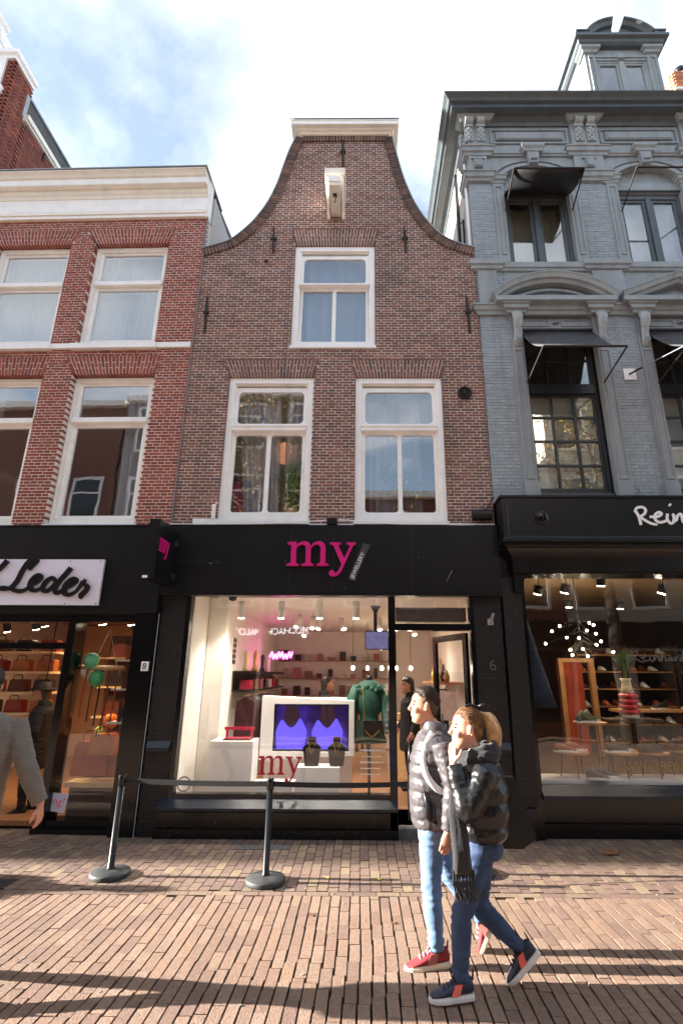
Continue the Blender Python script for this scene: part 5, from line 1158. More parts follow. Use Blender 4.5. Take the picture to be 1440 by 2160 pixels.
e = thing('swing_shelf', 'wooden swing shelf hung on ropes in the leather shop window', 'shelf', (-3.6, .5, 1.88), world=True)
b = MB(); b.smooth = True; b.limb([(-3.95, .5, 1.9), (-3.6, .5, 1.885), (-3.3, .5, 1.89)], [(.03, .09), (.035, .1), (.03, .09)], 10); b.build('board', WOODP, e)
for x in (-3.72, -3.38): b = MB(); b.tube([(x, .5, 1.9), (-3.55, .5, 2.4)], .007, 6); b.build('rope', BASKET, e)
for x, y, z, nm, cc, lab in ((-3.70, .42, 1.98, 'balloon', (110, 224, 176), 'mint green balloon in front of the swing shelf'), (-3.60, .44, 1.75, 'balloon', (70, 190, 130), 'darker green balloon under the swing shelf'), (-3.82, .62, 1.86, 'balloon', (206, 232, 214), 'pale balloon behind the swing shelf'), (-3.55, .9, 1.18, 'balloon', (226, 120, 40), 'orange balloon low in the leather window'), (-3.66, .9, 1.02, 'balloon', (176, 176, 70), 'olive balloon low in the leather window')):
    e = thing(nm, lab, 'balloon', (x, y, z)); b = MB(); b.smooth = True; r = .1
    b.lathe([(.002, -1.22*r), (.25*r, -1.1*r), (.6*r, -.85*r), (.9*r, -.4*r), (r, .1*r), (.9*r, .55*r), (.6*r, .88*r), (.25*r, 1.02*r), (.002, 1.05*r)], n=20); b.build('skin', mat('balloon_'+lab[:4], cc, .25, coat=.3, var=.02), e)
    b = MB(); b.lathe([(.012, -.135), (.003, -.118)], n=8); b.build('knot', mat('knot_'+lab[:4], cc, .4), e)
bag(-3.5, .7, .78, .34, .26, .16, 4, 'on the window platform'); bag(-3.72, .95, .5, .5, .42, .25, 3, 'standing as luggage on the platform'); bag(-3.25, .95, .5, .42, .36, .22, 3, 'standing as luggage on the platform')
MB().box(-3.85, -3.0, .5, 1.2, .42, .48).build('window_platform', WOODP, label='pale wooden platform in the leather shop window', cat='platform'); MB().box(-3.8, -3.05, .55, 1.15, .06, .41).build('platform_base', DW, label='dark base under the window platform', cat='platform')
for k in range(5): b = MB(); b.tube(cat_rom([(-3.78+k*.1, .52, 1.88), (-3.8+k*.11, .5, 1.5), (-3.8+k*.1, .52, 1.25-.05*k)], 5), [.012]*11, 6); b.build('leather_strap', BRN[k % 4], label=LN[k % 4]+' leather strap hanging from the swing shelf'+(' at its end' if k > 3 else ''), cat='strap')
e = thing('dried_flowers', 'bunch of dried white flowers in the leather shop window', 'flowers', (-3.18, .55, .9), world=True); b = MB()
for k in range(40): a = rnd.uniform(0, 6.3); q = Vector((-3.18+.09*math.cos(a)*rnd.random(), .55+.06*math.sin(a), 1.12+rnd.uniform(-.02, .14))); b.tube([(-3.18, .55, .75), q], .002, 4); b.ell(q, (.012, .012, .012), 6, 4)
b.build('blooms', mat('dry_bloom', (216, 196, 176), .8), e); pot(-3.18, .55, .55, .05, .22, SPW, e)
# --- shoe shop
room(HR, 2.12, 7.8, .3, 6.2, .5, 3.35, mat('shoe_wall', (64, 42, 30), .8, var=.1), mat('shoe_floor', (64, 46, 34), .5), mat('shoe_ceiling', (160, 138, 106), .8))
for x, y, a in ((2.95, .75, (-.2, .3, -1)), (2.6, .9, (-.2, .3, -1)), (3.45, .7, (0, .3, -1)), (4.4, .8, (-.3, .2, -1)), (3.6, 2.4, (0, .2, -1)), (4.6, 2.6, (0, .2, -1))): spotlight('black spotlight under the shoe shop ceiling', 'black spotlights in the shoe shop', x, y, 3.2 if y < .72 else 3.1, .13, .065, SPB, a, 3.2, (1, .74, .46))
e = thing('chandelier', 'branching chandelier with many round bulbs in the shoe shop', 'chandelier', (3.35, 1.6, 2.4), world=True)
b = MB(); bl = []
b.tube([(3.4, 1.6, 3.35), (3.4, 1.6, 2.5)], .01, 6)
for k in range(16): a = k*2.399; r = .12+.33*((k*7) % 16)/16; p = Vector((3.42+r*math.cos(a)*1.3, 1.6+r*math.sin(a), 2.62-.035*k)); b.tube([(3.4, 1.6, 2.75-.03*k), p], .003, 5); bl.append(p)
b.build('branches', SPB, e)
for p in bl: b = MB(); b.smooth = True; b.ell(p, (.017, .017, .017), 8, 6); b.build('bulb', LAMP, e)
l = bpy.data.lights.new('lamp', 'POINT'); l.energy = 4.5; l.color = (1, .72, .42); l.shadow_soft_size = .2; lo = bpy.data.objects.new('lamp', l); C.objects.link(lo); lo.location = (3.42, 1.6, 2.15); lo.parent = e; lo.matrix_parent_inverse = Matrix.Translation(-Vector((3.35, 1.6, 2.4)))
e = thing('door_frame', 'pale wooden door frame around a panel coloured like an orange lit back room', 'door frame', (3.85, 3.0, .5), world=True)
b = MB(); b.box(3.5, 3.58, 2.95, 3.05, .5, 2.12); b.box(4.05, 4.14, 2.95, 3.05, .5, 2.12); b.box(3.58, 4.05, 2.95, 3.05, 2.05, 2.12); b.build('frame', mat('oiled_wood', (150, 108, 66), .5, var=.15), e)
MB().box(3.58, 4.05, 3.3, 3.33, .5, 2.05).build('back_panel', mat('painted_room_glow', (150, 52, 22), .7, var=.15), e)  # plain panel: the back room's orange light is put into its colour
def shoe_shape(b, up, s, L=.29, hi=.0):                # a low shoe, heel at +x, toe at -x
    pr = [(.12, .085, .038, .0), (.09, .1, .04, 0), (.04, .1+hi, .042, 0), (-.02, .085, .044, 0), (-.08, .06, .046, 0), (-.13, .045, .04, 0), (-.16, .03, .022, 0)]
    k = L/.29
    b.loft([[(x*k, y*k*w/.042, z*k) for y, z in ((-.042, .02), (-.04, h*.6), (-.025, h), (.025, h), (.04, h*.6), (.042, .02))] for x, h, w, _ in pr])
def shoes(lab, x, y, z, cu, cs, rz=0., grp=None, hi=.0):
    m1 = mat('shoe_upper', cu, .6, var=.1); m2 = mat('shoe_sole', cs, .5)
    e = thing('shoe_pair', lab, 'shoes', (x, y, z), rz)
    for dx, dy, r in ((-.06, -.07, .12), (.10, .09, -.1)):
        b = MB(); b.smooth = True; b.T = Matrix.Translation((dx, dy, 0)) @ Matrix.Rotation(r, 4, 'Z'); shoe_shape(b, 1, 1, hi=hi); u = b.build('shoe', m1, e)
        b = MB(); b.T = Matrix.Translation((dx, dy, 0)) @ Matrix.Rotation(r, 4, 'Z'); b.prism_z([(.13, -.03), (.13, .03), (.05, .045), (-.08, .052), (-.15, .03), (-.17, 0), (-.15, -.03), (-.08, -.052), (.05, -.045)], 0, .028); b.build('sole', m2, u)
def stool(lab, x, y, z, r=.2):
    e = thing('display_table', lab, 'table', (x, y, .5), world=True); b = MB(); b.lathe([(.01, z-.025), (r, z-.025), (r, z), (.01, z)], (x, y, 0), 24); b.build('top', WOOD, e)
    for k in range(3): a = k*2.1+.5; b = MB(); b.tube([(x+r*.6*math.cos(a), y+r*.6*math.sin(a), z-.02), (x+r*.8*math.cos(a), y+r*.8*math.sin(a), .5)], .009, 6); b.build('leg', IRON, e)
stool('round table with rust trainers in shoe shop window', 2.68, .5, .88, .21); shoes('rust brown trainers with white soles leaning on a round table', 2.66, .48, .88, (140, 66, 40), (236, 234, 230), 3.0)
stool('round table with black trainers in shoe shop window', 3.3, .5, .88, .22); shoes('black trainers with white soles on a round table', 3.3, .48, .88, (30, 30, 34), (230, 230, 230), 3.2)
stool('round table with black buckle shoes in shoe shop window', 3.72, .5, .88, .2); shoes('black buckle shoes on a round table', 3.72, .48, .88, (20, 20, 22), (60, 50, 40), 3.1)
stool('high round table with olive trainers in shoe shop window', 3.08, .8, 1.21, .22); shoes('olive high-top trainers with white soles on high round table', 3.05, .76, 1.21, (72, 76, 50), (236, 234, 230), 3.3, hi=.06)
shoes('grey sock trainers standing on the white window floor', 2.98, .36, .585, (70, 72, 76), (232, 232, 232), 3.0, hi=.05); shoes('brown boots on the far round table', 4.15, .55, .9, (70, 40, 30), (40, 30, 26), 3.1, hi=.05); stool('round table with brown boots in shoe shop window', 4.15, .55, .9, .2)
MB().box(2.13, 7.75, .3, .7, .5, .58).build('window_floor', PW, label='white floor board of the shoe shop window', cat='floor board')
MB().box(3.35, 4.1, .8, 1.2, 1.2, 1.24).build('vase_shelf', DW, label='dark shelf under the red and white vase', cat='shelf'); b = MB()
for x in (3.4, 4.05): b.tube([(x, 1.0, .5), (x, 1.0, 1.2)], .015, 6)
b.build('shelf_support', IRON, label='iron supports under the dark vase shelf', cat='support')
e = thing('vase_plant', 'tall green grass in red and white ribbed vase', 'plant', (3.72, .95, 1.24), world=True)
b = MB(); b.smooth = True; b.lathe([(.09, 0), (.12, .03), (.1, .06)], (3.72, .95, 1.24), 20); b.lathe([(.10, .34), (.07, .42), (.06, .5), (.08, .54)], (3.72, .95, 1.24), 20); b.build('vase_neck', mat('vase_white', (214, 200, 170), .3, var=.3, vs=30), e)
b = MB(); b.smooth = True
for k in range(4): b.lathe([(.09, .06+k*.07), (.135, .085+k*.07), (.135, .11+k*.07), (.09, .131+k*.07)], (3.72, .95, 1.24), 20)
b.build('vase_ribs', mat('vase_red', (190, 26, 34), .2, coat=.4), e)
b = MB()
for k in range(110):
    a = rnd.uniform(0, 6.28); d = Vector((math.cos(a), math.sin(a)*.6, 0))*rnd.uniform(.02, .2); p = Vector((3.72, .95, 1.74)); w = Vector((.005, 0, 0)); p1 = p+d*.4+Vector((0, 0, .25)); p2 = p+d*1.1+Vector((0, 0, rnd.uniform(.32, .5))); b.add([p-w, p+w, p1+w, p1-w, p2], [(0, 1, 2, 3), (3, 2, 4)])
b.build('blades', GRASS, e)
e = thing('hanging_jacket', 'dark blue jacket hanging at the side of the shoe shop window', 'jacket', (2.35, .6, 1.4), world=True); b = MB(); b.smooth = True
b.loft([[(lerp(2.16, 2.2, t)+(.10+.28*t)*(.5+.5*math.cos(2*math.pi*q/14)), .6+.06*math.sin(2*math.pi*q/14)*(1+.3*math.sin(q*3)), 2.65-1.25*t) for q in range(14)] for t in (0, .2, .4, .6, .8, 1)]); b.build('cloth', mat('navy_cloth', (34, 48, 66), .7, var=.2, vs=14), e)
for k in range(5): shoes(['tan', 'black', 'grey', 'red', 'white'][k]+' shoes on the rear shoe shop shelf', 4.3+.5*k, 2.2, 1.3, [(150, 96, 60), (24, 24, 26), (110, 110, 112), (150, 40, 36), (214, 210, 204)][k], (220, 216, 208), .3)
MB().box(4.05, 7.0, 2.0, 2.4, 1.26, 1.3).build('rear_shelf', WOOD, label='long wooden rear shelf in the shoe shop', cat='shelf')
e = thing('window_text', 'gold web address lettering on the shoe shop glass', 'lettering', (3.3, .076, .9), world=True); text('WWW.REINHARD', .145, mat('gold_text', (150, 124, 78), .4), 'lettering', e, (3.14, .0775, .72), ext=.0006, sx=.9)
e = thing('window_script', 'small white handwritten name on the shoe shop glass', 'lettering', (3.6, .076, 2.0), world=True)
def fW(x, y, w=1.): return (3.42+(x-845)*.0012, 2.10-(y-130)*.0012, w)
for st, nm in zip(RS, ('letter_r', 'letter_e', 'letter_i', 'letter_n', 'letter_h', 'letter_a', 'letter_r', 'letter_d')):
    b = MB()
    for i, q in enumerate(st[:1] if nm == 'letter_i' else st): stroke(b, [fW(*p) for p in q], .014, .0775-.0002*i, .0006, slope=.0003)
    b.build(nm, mat('script_grey', (92, 90, 84), .5), e)

e = thing('window_card', 'white card with pink handwriting low in the leather shop window', 'card', (-3.85, .235, .2), world=True)
MB().prism([(-4.0, .23), (-3.66, .19), (-3.63, .40), (-3.97, .42)], .232, .238).build('card', mat('card_white', (216, 214, 236), .6, var=.02), e)
text('ring!', .13, mat('pink_ink', (226, 84, 110), .6), 'lettering', e, (-3.9, .2315, .29), ext=.0004, rot=(R(90), R(6), 0))

DW2 = mat('umber', (60, 46, 40), .7)
# more stock: rear racks of the shoe shop and back wall of the jewellery shop
for k, x in enumerate((4.6, 5.6, 6.6)):
    e = thing('shoe_rack', ['first', 'middle', 'last'][k]+' dark shoe rack against the back of the shoe shop', 'shoe rack', (x, 4.0, .5), world=True)
    b = MB(); b.box(x-.45, x-.42, 3.8, 4.15, .5, 2.4); b.box(x+.42, x+.45, 3.8, 4.15, .5, 2.4); b.build('side_panel', DW, e)
    for j in range(6):
        z = .6+j*.32; MB().box(x-.42, x+.42, 3.8, 4.15, z, z+.02).build('shelf', WOOD, e)
        for i in range(4): b = MB(); b.smooth = True; b.T = Matrix.Translation((x-.3+.2*i, 3.95, z+.02)) @ Matrix.Rotation(R(90), 4, 'Z'); shoe_shape(b, 1, 1, hi=.03*(i % 2)); b.build('shoe', [BRN[(i+j) % 5], BLACK, SPW, BRN[1]][(i*3+j) % 4], e)
for k in range(4):
    e = thing('wall_shelf', ['lowest', 'second', 'third', 'topmost'][k]+' shelf on the back wall of the jewellery shop', 'shelf', (-.6, 7.0, .9+.42*k), world=True); MB().box(-2.2, .6, 6.9, 7.19, .88+.42*k, .9+.42*k).build('board', WOOD, e)
    for j in range(9): b = MB(); w = rnd.uniform(.06, .12); b.box(-2.1+.29*j, -2.1+.29*j+w*1.6, 6.95, 7.1, .9+.42*k, .9+.42*k+rnd.uniform(.08, .26)); b.build('boxed_goods', [BLACK, cols[1], cols[4], DW2, cols[2]][(j*2+k) % 5], e)
for k, (x, y, hh) in enumerate(((-.2, 3.8, 1.1), (1.25, 3.6, 1.25))):
    e = thing('clothes_stand', ['dark clothes stand behind the display screen', 'dark clothes stand beyond the open door'][k], 'clothes stand', (x, y, .11), world=True); b = MB(); b.tube([(x-.3, y, hh+.3), (x+.3, y, hh+.3)], .012); b.tube([(x-.3, y, .11), (x-.3, y, hh+.3)], .012); b.tube([(x+.3, y, .11), (x+.3, y, hh+.3)], .012); b.build('frame', IRON, e)
    for j in range(6): b = MB(); b.smooth = True; xx = x-.25+.1*j; b.loft([[(xx+.03*math.sin(2*math.pi*q/10), y+a*math.cos(2*math.pi*q/10), z) for q in range(10)] for z, a in ((hh-.65, .2), (hh-.2, .18), (hh+.18, .17), (hh+.27, .03))]); b.build('garment', [BLACK, VEL, DG, BRN[1]][j % 4], e)
# ================================================================ barrier posts and belts
def stanchion(lab, x, y):
    e = thing('barrier_post', lab, 'barrier post', (x, y, 0), group=None)
    b = MB(); b.smooth = True; b.lathe([(.001, 0), (.178, .0), (.18, .008), (.18, .034), (.172, .044), (.08, .058), (.035, .062), (.001, .062)], n=36); b.build('base', CAST, e)
    b = MB(); b.smooth = True; b.lathe([(.036, .058), (.038, .068), (.029, .074), (.029, .80), (.001, .80)], n=16); b.build('pole', POST, e)
    b = MB(); b.smooth = True; b.lathe([(.031, .76), (.035, .765), (.035, .855), (.031, .862), (.001, .862)], n=16); b.build('belt_head', BLACKG, e)
    return e
P1, P2, P3 = (-2.385, -1.22), (-.902, -1.355), (1.06, -1.10)
stanchion('slim black barrier post with round base beside the leather shop window', *P1); stanchion('slim black barrier post with round base before the jewellery window', *P2); stanchion('slim black barrier post with round base behind the walking couple', *P3)
def belt(lab, a, b_, sag):
    b = MB(); n = 16; rings = []
    for i in range(n+1):
        t = i/n; x, y = lerp(a[0], b_[0], t), lerp(a[1], b_[1], t); z = .81-sag*4*t*(1-t); tw = .25*math.sin(t*3)
        rings.append([(x, y-.001, z-.023), (x, y+.001, z-.023), (x, y+.001+.012*tw, z+.023), (x, y-.001+.012*tw, z+.023)])
    b.loft(rings); b.build('barrier_belt', RUBBER, label=lab, cat='barrier belt')
belt('black belt between the two round-based posts', P1, P2, .012); belt('black belt from the post before the jewellery window towards the couple', P2, P3, .03)
b = MB(); b.tube(cat_rom([(-2.385, -1.22, .81), (-2.6, -.8, .79), (-2.9, -.2, .80), (-2.95, -.03, .82)], 5), .006, 6)
# things lying on the paving
MB().box(-1.42, -.80, -.42, -.28, -.01, .004).build('cellar_hatch', mat('hatch_steel', (86, 84, 86), .55, .4, var=.2, vs=14), label='flat steel cover plate in the pavement before the jewellery shop', cat='cover plate')
e = thing('drain_grate', 'small cast iron drain grate at the edge of the pavement', 'drain', (-3.32, -1.42, 0), world=True)
b = MB(); frame4(b, -3.5, -3.17, 0, .3, .03, 0, 1); b = MB(); b.box(-3.48, -3.18, -1.53, -1.31, -.01, .003); b.build('plate', CAST, e)
for k in range(5): MB().box(-3.46+.055*k, -3.43+.055*k, -1.51, -1.33, .0031, .007).build('bar', IRON, e)
def leaf(lab, x, y, s, m, rz):
    b = MB(); p = [(-1, 0, .0), (-.6, -.5, .1), (-.1, -.55, .05), (.2, -.9, .18), (.5, -.4, .06), (1, 0, .12), (.5, .4, .14), (.2, .85, .06), (-.1, .5, .12), (-.6, .45, .05)]
    b.T = Matrix.Translation((x, y, .004)) @ Matrix.Rotation(rz, 4, 'Z') @ Matrix.Scale(s, 4); n = len(p)
    b.add(p+[(0, 0, .02)]+[(u, v, w+.02) for u, v, w in p]+[(0, 0, .04)], [(i, (i+1) % n, n) for i in range(n)]+[(n+1+(i+1) % n, n+1+i, 2*n+1) for i in range(n)])
    b.limb([(.9, 0, .1), (1.5, .15, .05)], .04, 5); b.T = None; b.build('fallen_leaf', m, label=lab, cat='leaf')
leaf('big dry brown leaf on the pavement before the shoe shop', 2.62, -.48, .11, LEAFB, .4); leaf('small pale yellow leaf on the sunlit pavement near the couple', .14, -1.26, .03, LEAFY, 1.); leaf('little yellow leaf on the sunlit pavement before the jewellery window', -.35, -1.24, .03, LEAFY, 2.2)
leaf('small brown leaf on the road before the couple', .22, -2.15, .025, LEAFB, .3); leaf('curled brown leaf on the road', -.42, -2.02, .03, LEAFB, 1.9)
b = MB()
for cx, cy, r, n in ((-2.72, -.12, .16, 130), (1.25, -.28, .08, 50), (-.75, -.3, .14, 40), (-.5, -2.2, .3, 24), (1.9, -.1, .25, 40)):
    for k in range(n):
        x, y = cx+rnd.gauss(0, r), cy+rnd.gauss(0, r*.35); h = rnd.uniform(.006, .028); dx = rnd.uniform(-.01, .01)
        b.add([(x-.003, y, -.008), (x+.003, y, -.008), (x+dx, y+rnd.uniform(-.01, .01), h)], [(0, 1, 2)])
b.build('weeds', GRASS, label='tufts of moss and weeds in the paving joints', cat='weeds', kind='stuff')
# ================================================================ people (local frame: walking towards -x, own left at -y)
SKIN = mat('skin', (196, 142, 116), .5, var=.05, vs=20); SKIN2 = mat('skin_fair', (206, 154, 130), .5, var=.05, vs=20)
def V(*a): return Vector(a)
def head_rings(c, zs, n=20):
    o = []
    for z, xf, xb, hw in zs:
        cx, a = (xf+xb)/2, (xb-xf)/2
        o.append([(c.x+cx+a*math.copysign(abs(math.cos(t))**.85, math.cos(t)), c.y+hw*math.copysign(abs(math.sin(t))**.85, math.sin(t)), c.z+z) for t in [2*math.pi*k/n for k in range(n)]])
    return o
HEAD = [(-.012, -.062, -.02, .018), (.0, -.085, -.01, .032), (.025, -.092, .03, .05), (.06, -.092, .062, .06), (.095, -.093, .085, .067), (.125, -.086, .097, .073), (.145, -.09, .1, .075), (.175, -.09, .102, .076), (.205, -.074, .094, .068), (.228, -.04, .066, .046), (.238, -.005, .03, .02)]
def hand(b, w, d, up, s=1., curl=.5, thumb=1):
    # w wrist, d direction of the fingers, up = back-of-hand normal
    d = Vector(d).normalized(); n = Vector(up); n = (n-d*n.dot(d)).normalized(); sd = d.cross(n); w = Vector(w)
    b.limb([w-d*.03*s, w+d*.02*s, w+d*.05*s, w+d*.085*s], [(.026*s, .022*s), (.016*s, .034*s), (.015*s, .04*s), (.013*s, .038*s)], 12, tuple(sd))
    for k, (o, L) in enumerate(((-.031, .066), (-.0105, .078), (.0105, .073), (.031, .056))):
        p = w+d*.083*s+sd*o*s; q = p+(d-n*curl*.35).normalized()*L*.45*s; r = q+(d-n*curl*1.1).normalized()*L*.33*s; t = r+(d-n*curl*1.9).normalized()*L*.26*s
        b.limb([p-d*.014*s, p, q, r, t], [.0098*s, .0098*s, .0092*s, .0085*s, .0065*s], 8)
    t0 = w+d*.022*s-sd*thumb*.03*s; t1 = t0+(d*.6-sd*thumb*.8-n*.3).normalized()*.04*s; t2 = t1+(d*.95-sd*thumb*.25-n*.35).normalized()*.032*s; t3 = t2+(d-n*.3).normalized()*.022*s
    b.limb([w+d*.01*s-sd*thumb*.016*s, t0, t1, t2, t3], [.015*s, .0145*s, .0125*s, .0105*s, .008*s], 8)
def shoe(e, A, ang, mU, mS, mA, L=.29, yaw=0., mL=None):
    # ankle point A (over the heel), ang: toe-down pitch
    T = Matrix.Translation(A) @ Matrix.Rotation(yaw, 4, 'Z') @ Matrix.Rotation(-ang, 4, 'Y') @ Matrix.Translation((0, 0, -.085)); k = L/.29
    b = MB(); b.smooth = True; b.T = T
    pr = [(.078, .035, .085, .026), (.07, .03, .105, .034), (.03, .025, .112, .037), (-.02, .022, .105, .04), (-.07, .022, .082, .044), (-.12, .022, .06, .046), (-.165, .022, .046, .042), (-.195, .024, .036, .028), (-.205, .026, .032, .012)]
    b.loft([[(x*k, w*math.cos(t)*1.0, (z0+z1)/2+(z1-z0)/2*math.sin(t)) for t in [2*math.pi*q/16 for q in range(16)]] for x, z0, z1, w in pr]); u = b.build('shoe', mU, e)
    b = MB(); b.T = T; o = [(.085, .0), (.078, .03), (.03, .038), (-.05, .043), (-.12, .05), (-.17, .043), (-.205, .02), (-.214, 0)]; pl = [(x*k, y) for x, y in o]+[(x*k, -y) for x, y in o[::-1][1:]]
    b.prism_z([(x*.985, y*.94) for x, y in pl], .0, .008); b.prism_z(pl, .008, .022); b.prism_z([(x*.98, y*.95) for x, y in pl], .022, .032); b.build('sole', mS, u)
    b = MB(); b.T = T; b.smooth = True; b.limb([(.0, 0, .09), (.0, 0, .13), (.005, 0, .18)], [(.046, .04), (.042, .038), (.04, .038)], 14); b.limb([(-.045*k, 0, .1), (-.04*k, 0, .135)], [(.006, .02), (.005, .016)], 8); b.limb([(.072, 0, .09), (.08, 0, .135)], [(.005, .014), (.004, .01)], 8); b.build('sock', SOCK, u)
    for s in (-1, 1):
        b = MB(); b.T = T; b.add([(-.02*k, s*.0425, .035), (-.075*k, s*.0465, .035), (-.045*k, s*.036, .085), (.005*k, s*.037, .088), (-.02*k, s*.0445, .035), (-.075*k, s*.0485, .035), (-.045*k, s*.038, .085), (.005*k, s*.039, .088)], [(4, 5, 6, 7), (0, 3, 2, 1), (0, 1, 5, 4), (1, 2, 6, 5), (2, 3, 7, 6), (3, 0, 4, 7)]); b.build('side_panel', mA, u)
    b = MB(); b.T = T; b.smooth = True
    for q in range(4): x = -.035-.025*q; z = .108-.011*q-.0; b.limb([(x*k, -.022, z-.012), (x*k-.004, 0, z), (x*k, .022, z-.012)], .0045, 6)
    b.limb([(-.03*k, .0, .112), (-.05*k, -.03, .1)], .004, 6); b.limb([(-.03*k, .0, .112), (-.05*k, .03, .1)], .004, 6); b.build('laces', mL or mS, u)
SOCK = mat('dark_sock', (28, 28, 36), .9, var=.2, vs=60)
def wrinkle(me, amp, sc, mode=None, P=None):
    nn = [v.normal.copy() for v in me.vertices]; out = []
    for v, nv in zip(me.vertices, nn):
        p = v.co
        if mode == 'jean':                             # creases bunch at knee, hip and hem
            k = min(min(abs(p.z-z)/w for z, w in ((.44, .15), (.15, .14), (.80, .16))), 1.)
            a = amp*(.3+1.2*(1-k)); d = a*(.35-1.3*abs(noise.noise((p.x*7+p.z*9, p.y*8, p.z*26))))+a*.35*noise.noise((p.x*24, p.y*24, p.z*60))
        elif mode == 'knit': d = amp*(.5-1.6*abs(noise.noise((p.x*7, p.y*7, p.z*34 if p.z > 1.17 else p.z*2)))) + (amp*(.4-1.4*abs(noise.noise((p.x*52, p.y*10, p.z*3)))) if p.z <= 1.17 else 0)
        elif mode == 'puff': d = amp*(noise.noise((p.x*16+p.z*5, p.y*16, p.z*30))+.7*noise.noise((p.x*42, p.y*42, p.z*50)))
        else: d = amp*noise.noise((p.x*sc, p.y*sc, p.z*sc*2.2))+amp*.5*noise.noise((p.x*sc*2.3, p.y*sc*2.3, p.z*sc*4))
        out += list(p+nv*d)
    me.vertices.foreach_set('co', out); me.update()
def strands(b, c, n, r=(.1, .0815, .1055), o=(.016, 0, .148), t0=-60, t1=112, sw=.0, seed=3):
    q = random.Random(seed)
    for k in range(n):
        f = R(q.uniform(-88, 88)); a0 = R(t0+q.uniform(-4, 14)+28*abs(math.sin(f))**2); a1 = R(t1+q.uniform(-25, 0)); g = 1+q.uniform(-.01, .03)+(q.random()**4)*.09; pts = []
        for i in range(7):
            a = lerp(a0, a1, i/6)+q.uniform(-.02, .02); ff = f+sw*i/6
            pts.append(Vector((c[0]+o[0]+r[0]*g*math.sin(a)*(.35+.65*math.cos(ff)), c[1]+r[1]*g*math.sin(ff), c[2]+o[2]+r[2]*g*math.cos(a)*math.cos(ff)**.6)))
        b.limb(pts, [.0008, .0017, .002, .002, .002, .0017, .0007], 4)
def legs_of(P, extra=0.):
    return [(P['hipL'], P['kneeL'], P['ankL']), (P['hipR'], P['kneeR'], P['ankR'])]
